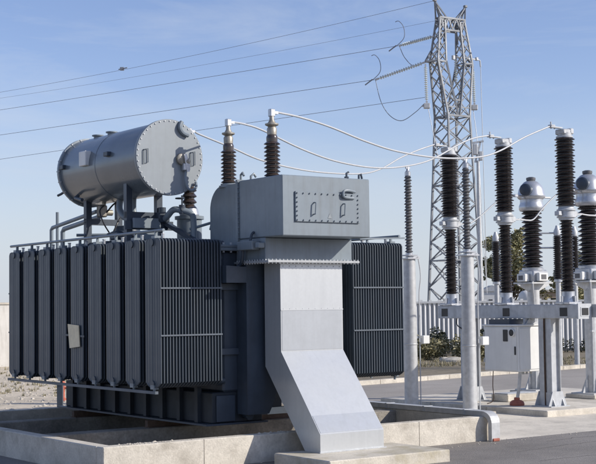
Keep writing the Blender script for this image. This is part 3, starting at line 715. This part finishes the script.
conductor('conductor', [(3.38,.05,5.04),(3.57,.28,5.02),(4.09,1.19,4.93),(4.65,2.27,4.8),(5.36,3.84,4.76),(6.02,5.49,4.85),(6.3,6.3,5.01),(6.54,7.05,5.31),(6.75,7.74,5.54),(6.87,8.37,5.725)], .016, 'sagging white conductor from behind the conservator to the farthest breaker column', G1)
G2 = 'short jumper conductors from breaker to current transformers'
conductor('jumper', [(5.17,9.15,3.985),(5.16,9.4,3.965),(5.15,9.60,4.0),(5.14,9.88,4.25),(5.13,10.28,4.54),(5.08,10.5,4.63),(5.0,10.62,4.66)], .016, 'curved white jumper rising from the middle breaker column to the right', G2)
conductor('jumper', [(6.87,9.15,4.0),(6.88,9.35,4.0),(6.88,9.72,4.20),(6.87,10.1,4.46),(6.80,10.4,4.62),(6.72,10.62,4.66)], .016, 'curved white jumper rising from the farthest breaker column', G2)
conductor('jumper', [(3.44,9.15,3.985),(3.42,9.45,3.96),(3.40,9.75,4.0),(3.38,10.1,4.3),(3.36,10.6,4.6),(3.35,11.2,4.75)], .016, 'white jumper leaving the nearest breaker column out of frame', G2)

# ------------------------------------------------------------------ fence
def world_thing(name, loc, label, cat, group=None, rz=0):
    e = bpy.data.objects.new(name, None); COL.objects.link(e); e.location = loc; e.rotation_euler.z = rz
    return tag(e, label, cat, group)
f = world_thing('boundary_fence', (15,60,0), 'long white ribbed boundary fence beyond the switchgear', 'fence')
mb = MB(); x = -12.; P = 0.21; k = 0
prof = []
while x < 34:
    prof += [(x,0),(x+.01,-.02),(x+.09,-.02),(x+.10,0)]; x += P
vs = [(a,b,.12) for a,b in prof]+[(a,b,2.24) for a,b in prof]; n = len(prof)
mb.add(vs, [(i,i+1,n+i+1,n+i) for i in range(n-1)])
mb.build('cladding', M['recess'], f)
mb = MB()
for i in range(218):
    x = -12+i*.21; mb.prism([(x,-.022),(x+.015,-.09),(x+.05,-.095),(x+.135,-.022)],.118,2.24,'z')
mb.build('rib_cladding', M['fence'], f)
for i in range(19): MB().box(-12+i*2.5,-12+i*2.5+.10,.03,.13,0,2.2).build('fence_post', M['galv_dull'], f)
mb = MB()
mb.box(-12,34,-.115,.02,2.243,2.33)
for i in range(109): mb.box(-12+i*.42+.02,-12+i*.42+.15,-.07,.02,2.331,2.40)
mb.build('top_rail', M['white'], f)
MB().box(-12,34,-.16,.2,-.1,.115).build('plinth', M['plinth'], f)

w = world_thing('boundary_wall', (-11.5,51,0), 'pale block boundary wall at the left edge of the photo', 'wall', rz=radians(28))
for i in range(8): MB().cbox(-18+i*2.95,-18+i*2.95+2.94,-.1,.1,-.1,2.40,.02).build('wall_panel', M['wallpaint'], w)
MB().box(-18,5.6,-.14,.14,2.402,2.48).build('coping', M['concrete'], w)

# ------------------------------------------------------------------ vegetation
def leaves(mb, c, rad, n, size, flat=.8, shell=True):
    for i in range(n):
        while True:
            d = Vector((R.uniform(-1,1),R.uniform(-1,1),R.uniform(-1,1)))
            if .05 < d.length < 1: break
        if shell: d = d.normalized()*(d.length**.5)
        p = Vector(c)+Vector((d.x*rad, d.y*rad, d.z*rad*flat))
        a = Vector((R.gauss(0,1),R.gauss(0,1),R.gauss(0,.6))).normalized(); b = a.orthogonal().normalized()
        b = (b*cos(1.3*i)+a.cross(b)*sin(1.3*i)); s = size*R.uniform(.6,1.3)
        mb.add([p-a*s, p+b*s*.45, p+a*s, p-b*s*.45], [(0,1,2,3)])
def tree(name, loc, h, spread, trunk_h, label, clumps, seed, leaf='leaf_euc'):
    global R
    R = random.Random(seed)
    e = world_thing(name, loc, label, 'tree', 'trees beyond the fence')
    tr = MB(); cr = MB()
    def limb(p, q, r0, r1):
        p, q = Vector(p), Vector(q); m = (p+q)/2+Vector((R.gauss(0,.12),R.gauss(0,.12),0))
        pts = smooth_path([p,m,q],3); 
        for i in range(len(pts)-1):
            ra = r0+(r1-r0)*i/(len(pts)-1); rb = r0+(r1-r0)*(i+1)/(len(pts)-1)
            tr.cyl(pts[i], pts[i+1], ra, 8, rb)
    top = Vector((R.gauss(0,.2),0,trunk_h)); limb((0,0,-.1), top, h*.025, h*.018)
    for i in range(clumps):
        a = 2*pi*i/clumps*1.618*2; rr = spread*R.uniform(.25,1)
        z = trunk_h+(h-trunk_h)*R.uniform(.05,1)
        k = 1-.55*max(0,(z-trunk_h)/(h-trunk_h)-.4)
        c = Vector((cos(a)*rr*k, sin(a)*rr*k, z-.35))
        limb(top*R.uniform(.6,1), c, h*.011, h*.003)
        cs = R.uniform(.45,.85)*spread*.42
        leaves(cr, c, cs, int(150*R.uniform(.7,1.2)), .10*spread**.5, .75)
        for j in range(3):
            leaves(cr, c+Vector((R.gauss(0,cs*.8),R.gauss(0,cs*.8),R.gauss(0,cs*.5))), cs*.5, 45, .08*spread**.5, .7)
    tr.build('trunk', M['bark'], e); cr.build('crown', M[leaf], e)
tree('eucalyptus_tree', (16.2,100,0), 8.6, 2.3, 3.0, 'loose olive eucalyptus tree rising behind the middle breaker column', 44, 3)
tree('eucalyptus_tree', (21.0,98,0), 6.2, 1.9, 2.6, 'smaller olive tree behind the nearest breaker column', 34, 5)
tree('eucalyptus_tree', (24.5,104,0), 5.6, 2.2, 2.4, 'low olive tree at the right edge beyond the fence', 30, 9)
tree('round_tree', (18.6,92,0), 3.9, 1.5, 1.4, 'short tree just showing above the fence between breaker columns', 12, 12)

def shrub(x, y, h, r, label, leaf, seed, n=1300):
    global R
    R = random.Random(seed)
    e = world_thing('shrub', (x,y,0), label, 'shrub', 'shrubs along the fence')
    st = MB(); cr = MB()
    for i in range(9):
        a = R.uniform(0,2*pi); q = Vector((cos(a)*r*R.uniform(.2,.8), sin(a)*r*R.uniform(.2,.8), h*R.uniform(.4,.85)))
        st.cyl((0,0,-.02), q, .02, 5, .008)
        leaves(cr, q, r*R.uniform(.3,.55), n//9, .07, .9)
    leaves(cr, (0,0,h*.35), r*.9, n//2, .07, .45)
    st.build('stems', M['bark'], e); cr.build('foliage', M[leaf], e)
shrub(5.95,56.5,1.1,.62,'tall dark shrub against the fence between the two arrester posts','leaf_dark',1)
shrub(5.05,52.0,.85,.75,'olive shrub just right of the farther arrester post','leaf_olive',2)
shrub(6.75,51.5,.95,.9,'broad olive shrub left of the nearer arrester post','leaf_olive',3)
shrub(7.5,52.0,.75,.65,'small olive shrub close behind the nearer arrester post','leaf_olive',4)
shrub(8.2,56.5,1.05,.6,'dark shrub in the gap between nearer arrester post and cabinet','leaf_dark',5)
shrub(8.35,52.0,.65,.6,'low dry olive shrub beside the control cabinet','leaf_olive',6)
shrub(9.6,52.6,.55,.7,'low olive shrub seen beneath the control cabinet','leaf_olive',7)
R = random.Random(33)
e = world_thing('hedge', (11,58.2,0), 'long low dark green hedge growing along the foot of the white fence', 'hedge')
hs = MB(); hl = MB()
for i in range(64):
    x = -7+i*.27+R.gauss(0,.05); y = R.gauss(0,.12); h = R.uniform(.30,.62)
    hs.cyl((x,y,-.02),(x+R.gauss(0,.05),y,h), .014, 5, .006)
    leaves(hl, (x,y,h*.75), .24, 60, .055, .9); leaves(hl, (x,y-.1,h*.3), .26, 40, .055, .6)
hs.build('stems', M['bark'], e); hl.build('foliage', M['leaf_dark'], e)
R = random.Random(21)
rk = MB()
for (x,y,r) in ((6.0,50.4,.55),(6.5,50.2,.3),(5.6,50.6,.25)):
    c = Vector((x,y,0)); rk.lathe([(r,-.03),(r*.95,.06),(r*.7,.13),(r*.2,.16)], c, (0,0,1), 11)
tag(rk.build('bed_rock', M['rock']), 'pale flat rock lying among the shrubs', 'rock')

# grass and weeds (uncountable)
gr = MB()
def tuft(x, y, h, n):
    for i in range(n):
        a = R.uniform(0,2*pi); l = h*R.uniform(.4,1); d = Vector((cos(a),sin(a),0))*l*R.uniform(.2,.8)
        p = Vector((x+R.gauss(0,h*.35), y+R.gauss(0,h*.35), -.01)); s = Vector((-sin(a),cos(a),0))*.012
        gr.add([p-s, p+s, p+d+Vector((0,0,l))], [(0,1,2)])
for i in range(240):
    y = R.uniform(33,52); tuft(-y*R.uniform(.115,.24), y, R.uniform(.05,.17), 12)
for i in range(260):
    y = R.uniform(44.5,52); tuft(R.uniform(3.5,11.5)*y/50, y+ (1.5 if y<46.5 else 0), R.uniform(.06,.24), 14)
for i in range(12): tuft(W(.80,1.2+R.gauss(0,.2),0).x, W(.80,1.4,0).y+R.gauss(0,.1), .10, 12)
tag(gr.build('dry_grass', M['grass']), 'dry yellowish grass and weeds on the sandy ground', 'grass', kind='stuff')
st = MB()
for i in range(1500):
    y = R.uniform(26,50); x = -y*R.uniform(.06,.25); r = R.uniform(.015,.05); pebble(st, y, x, -.012, r)
tag(st.build('ground_stones', M['rock']), 'pale stones strewn over the sandy ground at left', 'stones', kind='stuff')

# ------------------------------------------------------------------ small things on the left
e = world_thing('marker_post', (-5.25,28.7,0), 'short dark steel post standing on the sand beyond the radiators', 'post')
MB().box(-.06,.06,-.06,.06,-.02,.56).build('post', M['paint_dark'], e); MB().box(-.10,.10,-.10,.10,.561,.575).build('cap', M['paint_dark'], e)
e = world_thing('hydrant', (-5.72,31.6,0), 'small orange-red hydrant beside the dark post on the sand', 'hydrant')
MB().lathe([(.10,-.02),(.10,.04),(.055,.07),(.055,.36),(.075,.38),(.065,.44),(.02,.48)],(0,0,0),(0,0,1),16).build('body', M['red'], e)
MB().cyl((-.12,0,.30),(.12,0,.30),.032,12).build('outlet', M['red'], e)
e = world_thing('concrete_post', (-4.85,30.5,0), 'pale concrete block standing on the sand behind the left radiators', 'concrete block')
MB().cbox(-.2,.2,-.2,.2,-.02,.62,.02).build('block', M['concrete'], e)

# ------------------------------------------------------------------ disconnector behind the breaker
def isolator(px, py, label):
    e = world_thing('post_insulator', (px,py,0), label, 'post insulator', 'distant post insulators on posts')
    MB().lathe([(.09,0),(.09,2.9)],(0,0,0),(0,0,1),16).build('post', M['galv'], e)
    MB().lathe([(.14,2.9),(.14,2.98),(.1,3.0)],(0,0,0),(0,0,1),16).build('base', M['alu'], e)
    MB().lathe(sheds(.10,.155,3.0,4.45,22),(0,0,0),(0,0,1),20).build('insulator', M['porc_dark'], e)
    MB().lathe([(.10,4.45),(.12,4.47),(.12,4.62),(.07,4.72),(.05,4.80)],(0,0,0),(0,0,1),18).build('cap', M['galv_dull'], e)
isolator(8.75, 44.0, 'dark post insulator standing far behind, left of the nearest breaker column')
isolator(7.20, 47.5, 'dark post insulator far behind, left of the middle breaker column')
isolator(9.45, 44.6, 'dark post insulator far behind, right of the nearest breaker column')
e = world_thing('busbar', (8.2,44.0,0), 'thin grey double busbar running level behind the nearest breaker column', 'busbar')
MB().cyl((.55,0,4.55),(-.2,0,4.55),.03,8).build('upper_tube', M['galv_dull'], e)
MB().cyl((.55,0,4.05),(-.2,0,4.05),.03,8).build('lower_tube', M['galv_dull'], e)
MB().lathe([(.07,0),(.07,4.6)],(-.25,0,0),(0,0,1),12).build('mast', M['galv_dull'], e)

e = world_thing('steel_mast', (9.75,70,0), 'slender galvanised mast with a small bracket at its head beside the pylon', 'mast')
MB().lathe([(.17,0),(.15,3),(.085,9.9)],(0,0,0),(0,0,1),16).build('pole', M['galv'], e)
MB().bar((-.15,0,9.8),(.15,0,10.9),.10).cbox(-.26,-.02,-.12,.12,10.2,10.8,.03).bar((-.3,0,10.85),(.32,0,10.95),.10).cbox(.05,.25,-.1,.1,9.9,10.4,.03).build('bracket', M['galv_dull'], e)

# distant low buildings behind the fence
e = world_thing('low_building', (22.3,112,0), 'low tan building with flat roof just above the fence at right', 'building')
MB().box(-1.6,3,-2,2,0,3.1).build('wall', M['tan'], e); MB().box(-1.75,3.15,-2.15,2.15,3.11,3.3).build('roof', M['concrete'], e)
for i in range(3): MB().box(-1.1+i*1.4,-.4+i*1.4,-2.02,-2.001,1.6,2.6).build('window', M['black'], e)
e = world_thing('storage_tank', (16.6,95,0), 'white rounded storage tank peeping over the fence between breaker columns', 'storage tank')
MB().lathe([(.65,0),(.65,2.5),(.60,2.85),(.42,3.05),(.1,3.14)],(0,0,0),(0,0,1),28).build('body', M['white'], e)
MB().cyl((0,0,3.13),(0,0,3.3),.12,12).build('hatch', M['galv_dull'], e)
e = world_thing('site_hut', (14.4,98,0), 'small grey-white hut peeping over the fence left of the middle column', 'hut')
MB().box(-.9,.9,-1,1,0,3.1).build('wall', M['cab'], e); MB().prism([(-1.0,3.1),(1.0,3.1),(.0,3.55)],-1.1,1.1,'y').build('roof', M['galv_dull'], e)
MB().box(-.3,.3,-1.02,-1.001,1.6,2.5).build('window', M['black'], e)

# ------------------------------------------------------------------ lattice pylon
PA = math.atan2(.53,.85)  # crossarm axis
PO = Vector((10.85,90.3,0))
e = world_thing('lattice_pylon', PO, 'tall galvanised lattice pylon with a windowed head behind the switchgear', 'pylon', rz=PA)
CAx, SAx = cos(PA), sin(PA)
def PW(x, y, z): return PO + Vector((CAx*x-SAx*y, SAx*x+CAx*y, z))
def face(mb, a0, a1, b0, b1, n, w, style='x'):
    """lattice between chord a (a0->a1) and chord b"""
    a0,a1,b0,b1 = map(Vector,(a0,a1,b0,b1))
    for i in range(n):
        p0=a0.lerp(a1,i/n); p1=a0.lerp(a1,(i+1)/n); q0=b0.lerp(b1,i/n); q1=b0.lerp(b1,(i+1)/n)
        if style=='x': mb.bar(p0,q1,w); mb.bar(q0,p1,w)
        elif style=='z': mb.bar(*( (p0,q1) if i%2 else (q0,p1) ),w)
        if style != 'z' and i == n-1: mb.bar(p1,q1,w*1.2)
def column(mb, base, top, n, wl, wb, style='x'):
    k = len(base)
    for i in range(k):
        mb.bar(base[i], top[i], wl)
        face(mb, base[i], top[i], base[(i+1)%k], top[(i+1)%k], n, wb, style)
def sq(hx, hy, z, cx=0): return [(cx-hx,-hy,z),(cx+hx,-hy,z),(cx+hx,hy,z),(cx-hx,hy,z)]
def half(xo, xi, hy, z): return [(xo,-hy,z),(xi,-hy,z),(xi,hy,z),(xo,hy,z)]
lb = MB()
column(lb, sq(1.50,1.35,-.3), sq(1.30,1.12,5.2), 3, .14, .075)
column(lb, sq(1.30,1.12,5.2), sq(1.10,.92,10.4), 4, .13, .07)
column(lb, sq(1.10,.92,10.4), sq(.95,.75,15.2), 4, .12, .065)
lb.build('tower_body', M['lattice'], e)
hd = MB()
for sx in (-1,1):
    column(hd, half(sx*.95,sx*.06,.75,15.2), half(sx*1.52,sx*.80,.46,19.0), 4, .12, .055, 'x')
    column(hd, half(sx*1.52,sx*.80,.46,19.0), half(sx*1.10,sx*.66,.22,21.9), 4, .11, .05, 'x')
    hd.bar((sx*.10,-.70,15.8),(sx*1.05,-.7,15.8),.08)
for y in (-.75,.75): hd.bar((-.95,y,15.2),(.95,y,15.2),.13)
for y in (-.66,.66): hd.bar((-.25,y*.95,16.3),(.25,y*.95,16.3),.11)
# bridge above the window
for y in (-.22,.22):
    hd.bar((-1.12,y,22.1),(1.12,y,22.1),.12).bar((-.70,y,21.25),(.70,y,21.25),.12)
    for i in range(3):
        x0=-1.05+.7*i; hd.bar((x0,y,22.1),(x0+.35,y,21.3),.085).bar((x0+.35,y,21.3),(x0+.7,y,22.1),.085)
    hd.bar((-.68,y,21.3),(-.78,y,20.4),.10).bar((.68,y,21.3),(.78,y,20.4),.10)
for i in range(4): hd.bar((-1.1+.73*i,-.22,22.1),(-1.1+.73*i,.22,22.1),.06)
for sx in (-1,1):
    for y in (-.22,.22): hd.bar((sx*1.10,y,21.85),(sx*1.12,y,22.1),.10)
hd.build('tower_head', M['lattice'], e)
for sx, zt in ((-1,23.25),(1,23.1)):
    pk = MB()
    for y in (-.22,.22):
        pk.bar((sx*1.12,y,22.1),(sx*1.36,0,zt),.10).bar((sx*.50,y,22.1),(sx*1.36,0,zt),.085).bar((sx*.8,y,22.1),(sx*1.22,0,22.7),.05)
    pk.cbox(sx*1.36-.12,sx*1.36+.12,-.12,.12,zt-.05,zt+.12,.03)
    pk.build('earthwire_peak', M['lattice'], e)
for sx in (-1,1):
    ca_ = MB(); tipx = 2.25 if sx < 0 else 1.95
    for y in (-.46,.46):
        ca_.bar((sx*1.5,y,19.0),(sx*tipx,0,18.9),.12).bar((sx*1.40,y,19.8),(sx*tipx,0,18.95),.09).bar((sx*.85,y,18.95),(sx*1.5,y,19.0),.12)
    ca_.bar((sx*1.5,-.46,19.0),(sx*1.5,.46,19.0),.10)
    ca_.build('crossarm', M['lattice'], e)
MB().bar((.2,0,19.45),(2.35,0,19.45),.08).tube([(2.35,0,19.45),(2.60,0,19.40),(2.64,0,18.95)],.05).cbox(2.2,2.4,-.1,.1,19.38,19.6,.02).cbox(.1,.3,-.1,.1,19.25,19.55,.02).build('standoff_arm', M['galv_dull'], e)

def string(name, p, q, label, n=16):
    p, q = Vector(p), Vector(q); d = q-p; L = d.length
    en = world_thing(name, p, label, 'insulator', 'insulator strings on the pylon')
    pr = [(.03,0),(.03,L*.08)]
    for i in range(n):
        z = L*(.08+.84*i/n); s = L*.84/n
        pr += [(.04,z),(.13,z+s*.25),(.12,z+s*.45),(.04,z+s*.6)]
    pr += [(.03,L*.93),(.03,L)]
    MB().lathe(pr, (0,0,0), d, 12).build('discs', M['glass_ins'], en)
    dd = d.normalized()
    MB().bar(dd*(L*.93), dd*L, .12).build('fitting', M['galv_dull'], en)
    MB().bar(dd*0., dd*(L*.07), .10).build('fitting', M['galv_dull'], en)
armL = PW(-2.25,0,18.87); armR = PW(1.95,0,18.87)
LD = Vector((-.775,.632,0))
B0 = Vector((7.35,91.6,20.53)); C0 = Vector((5.60,91.3,18.07))
upL = PW(-1.30,.25,20.8)
string('insulator_string', upL, B0, 'upper glass insulator string slanting left from the pylon head', 15)
string('insulator_string', armL, C0, 'lower long glass insulator string slanting left from the crossarm', 18)
string('insulator_string', armL+Vector((-.02,-.05,-.15)), armL+Vector((.02,-.1,-2.9)), 'glass insulator string hanging straight down from the left crossarm tip', 16)
string('insulator_string', armR+Vector((0,0,-.1)), armR+Vector((.05,0,-2.7)), 'glass insulator string hanging straight down from the right crossarm tip', 16)
string('insulator_string', PW(.4,0,19.4), PW(.4,0,17.6), 'short insulator string hanging inside the pylon window', 10)
for p, lb_ in ((armL+Vector((.02,-.1,-3.0)),'small grey clamp box at the lower end of the left hanging insulator'),(armR+Vector((.05,0,-2.8)),'small grey clamp box at the lower end of the right hanging insulator')):
    en = world_thing('clamp_box', p, lb_, 'clamp box')
    MB().cbox(-.22,.22,-.16,.16,-.25,.12,.04).build('body', M['galv_dull'], en)
    MB().cbox(-.34,-.225,-.08,.08,-.12,.0,.02).build('lug', M['galv_dull'], en)
def horn(p, label):
    en = world_thing('arcing_horn', p, label, 'arcing horn', 'arcing horns on the insulator strings')
    MB().tube(smooth_path([(-.65,.5,-.25),(.0,0,.15),(.35,-.2,.6),(.30,-.2,1.3),(.0,0,1.75),(-.25,.1,1.72)],5), .024, 6).build('rod', M['line'], en)
    MB().bar((-.7,.55,-.28),(-.2,.15,.05),.065).build('tip', M['line'], en)
horn(B0, 'curved arcing horn at the outer end of the upper insulator string')
horn(C0, 'curved arcing horn at the outer end of the lower insulator string')

def span(name, p, zq, dist, sag, r, label):
    p = Vector(p); q = p+LD*dist; q.z = zq
    pts = []
    for i in range(41):
        k = i/40; v = p.lerp(q,k); v.z -= sag*4*k*(1-k); pts.append(v)
    return tag(MB().tube(pts, r, 6).build(name, M['line']), label, 'overhead line', 'overhead lines leaving the pylon')
pkL = PW(-1.36,0,23.25)
span('overhead_line', pkL, 24.9, 110, 1.7, .013, 'uppermost thin earth wire, leaving the left peak of the pylon')
span('overhead_line', PW(-1.15,.22,21.9), 24.4, 110, 1.2, .0095, 'second thin wire, meeting the top earth wire near the left')
span('overhead_line', B0, 21.45, 100, .28, .017, 'third line from the top, tied to the upper insulator string')
span('overhead_line', C0, 18.2, 100, .08, .018, 'fourth line from the top, tied to the lower insulator string')
span('overhead_line', armL+Vector((0,-.05,-2.45)), 15.15, 110, -.02, .017, 'lowest overhead line, passing behind the front bushing')
sp = Vector((-14.55,108.8,22.3)); en = world_thing('line_damper', sp, 'small dark damper clipped on the top overhead wire at left', 'damper')
MB().bar((-.4,.28,.0),(.4,-.28,.04),.07).build('rod', M['line'], en); MB().cbox(-.25,.1,-.1,.1,-.14,.14,.03).build('clamp', M['line'], en)
def hang(name, pts, r, label, m='line'):
    return tag(MB().tube(smooth_path(pts,8), r, 6).build(name, M[m]), label, 'cable', 'drop cables hanging from the pylon')
hang('jumper_cable', [C0, C0+Vector((.35,-.2,-1.6)), C0+Vector((.95,-.5,-2.65)), C0+Vector((1.75,-.8,-3.05)), armL+Vector((-.75,.2,-3.45)), armL+Vector((-.2,-.1,-2.95))], .025, 'looping jumper cable under the lower insulator string')
hang('jumper_cable', [B0, B0+Vector((.35,-.2,-.9)), B0+Vector((1.0,-.6,-1.6)), armL+Vector((.1,.1,.15))], .025, 'short jumper cable from the upper string down to the crossarm tip')
hang('drop_cable', [armL+Vector((.1,-.1,-3.2)), armL+Vector((.5,-1,-6)), armL+Vector((.9,-2,-9)), armL+Vector((1.3,-3,-13))], .022, 'pale drop cable below the left clamp box', 'wire')
hang('drop_cable', [armR+Vector((-.05,0,-3.0)), armR+Vector((.1,-1,-6)), armR+Vector((.2,-2,-12)), armR+Vector((.3,-2.5,-16))], .022, 'pale drop cable below the right clamp box', 'wire')
hang('drop_cable', [PW(2.64,0,19.0), PW(2.68,0,15), PW(2.75,0,9), PW(2.8,0,3)], .024, 'pale drop cable hanging from the standoff arm of the pylon', 'wire')

# ------------------------------------------------------------------ light
sd = Vector((1.80,-.367,1.0)).normalized()
elev = math.asin(sd.z); az = math.atan2(sd.x, sd.y)
wd = bpy.data.worlds.new('World'); sc.world = wd; wd.use_nodes = True
nt = wd.node_tree; N = nt.nodes; L = nt.links
bg = N['Background']; sky = N.new('ShaderNodeTexSky'); sky.sky_type = 'NISHITA'; sky.sun_disc = False
sky.sun_elevation = elev; sky.sun_rotation = az; sky.altitude = 100; sky.air_density = 1.0; sky.dust_density = .35; sky.ozone_density = 3.0
tc = N.new('ShaderNodeTexCoord'); sep = N.new('ShaderNodeSeparateXYZ'); L.new(tc.outputs['Generated'], sep.inputs[0])
mp = N.new('ShaderNodeMapping'); mp.inputs['Scale'].default_value = (2.2,2.2,11.); mp.inputs['Rotation'].default_value = (0,.10,0); L.new(tc.outputs['Generated'], mp.inputs['Vector'])
nz = N.new('ShaderNodeTexNoise'); nz.inputs['Scale'].default_value = 1.6; nz.inputs['Detail'].default_value = 7; nz.inputs['Roughness'].default_value = .62; nz.inputs['Distortion'].default_value = .5
L.new(mp.outputs['Vector'], nz.inputs['Vector'])
r1 = N.new('ShaderNodeMapRange'); r1.inputs['From Min'].default_value = .46; r1.inputs['From Max'].default_value = .78; r1.inputs['To Max'].default_value = .55
L.new(nz.outputs['Fac'], r1.inputs['Value'])
mx = N.new('ShaderNodeMix'); mx.data_type = 'RGBA'; L.new(r1.outputs['Result'], mx.inputs['Factor'])
tn = N.new('ShaderNodeMix'); tn.data_type = 'RGBA'; tn.blend_type = 'MULTIPLY'; tn.inputs['Factor'].default_value = 1; tn.inputs['B'].default_value = (1.20,1.06,1.17,1)
L.new(sky.outputs['Color'], tn.inputs['A']); L.new(tn.outputs['Result'], mx.inputs['A']); mx.inputs['B'].default_value = (5.0,5.5,6.3,1)
ab = N.new('ShaderNodeMath'); ab.operation = 'ABSOLUTE'; L.new(sep.outputs['Z'], ab.inputs[0])
hz = N.new('ShaderNodeMapRange'); hz.interpolation_type = 'SMOOTHSTEP'; hz.inputs['From Min'].default_value = 0.; hz.inputs['From Max'].default_value = .18; hz.inputs['To Min'].default_value = .78; hz.inputs['To Max'].default_value = 0.
L.new(ab.outputs[0], hz.inputs['Value'])
hm = N.new('ShaderNodeMix'); hm.data_type = 'RGBA'; L.new(hz.outputs['Result'], hm.inputs['Factor']); L.new(mx.outputs['Result'], hm.inputs['A']); hm.inputs['B'].default_value = (4.5,5.1,5.9,1)
L.new(hm.outputs['Result'], bg.inputs['Color']); bg.inputs['Strength'].default_value = .13
sun = bpy.data.lights.new('sun', 'SUN'); sun.energy = 4.7; sun.angle = radians(.53); sun.color = (1.,.94,.85)
so = bpy.data.objects.new('sun', sun); COL.objects.link(so)
so.rotation_euler = sd.to_track_quat('Z','Y').to_euler(); so.location = (40,-5,30)

# ------------------------------------------------------------------ camera
cam = bpy.data.cameras.new('camera'); co = bpy.data.objects.new('camera', cam); COL.objects.link(co)
cam.sensor_width = 36; cam.lens = 36*1304.53/596; cam.clip_end = 6000; cam.clip_start = .1
pi_, ro = radians(3.2436), radians(.728)
cr_, sr_ = cos(ro), sin(ro); U = Vector((0,-sin(pi_),cos(pi_))); Fw = Vector((0,cos(pi_),sin(pi_))); Xh = Vector((1,0,0))
Rt = Xh*cr_ - U*sr_; Up = Xh*sr_ + U*cr_
co.matrix_world = Matrix(((Rt.x,Up.x,-Fw.x,0),(Rt.y,Up.y,-Fw.y,0),(Rt.z,Up.z,-Fw.z,2.2),(0,0,0,1)))
sc.camera = co
sc.view_settings.view_transform = 'Standard'; sc.view_settings.look = 'None'; sc.view_settings.exposure = 0
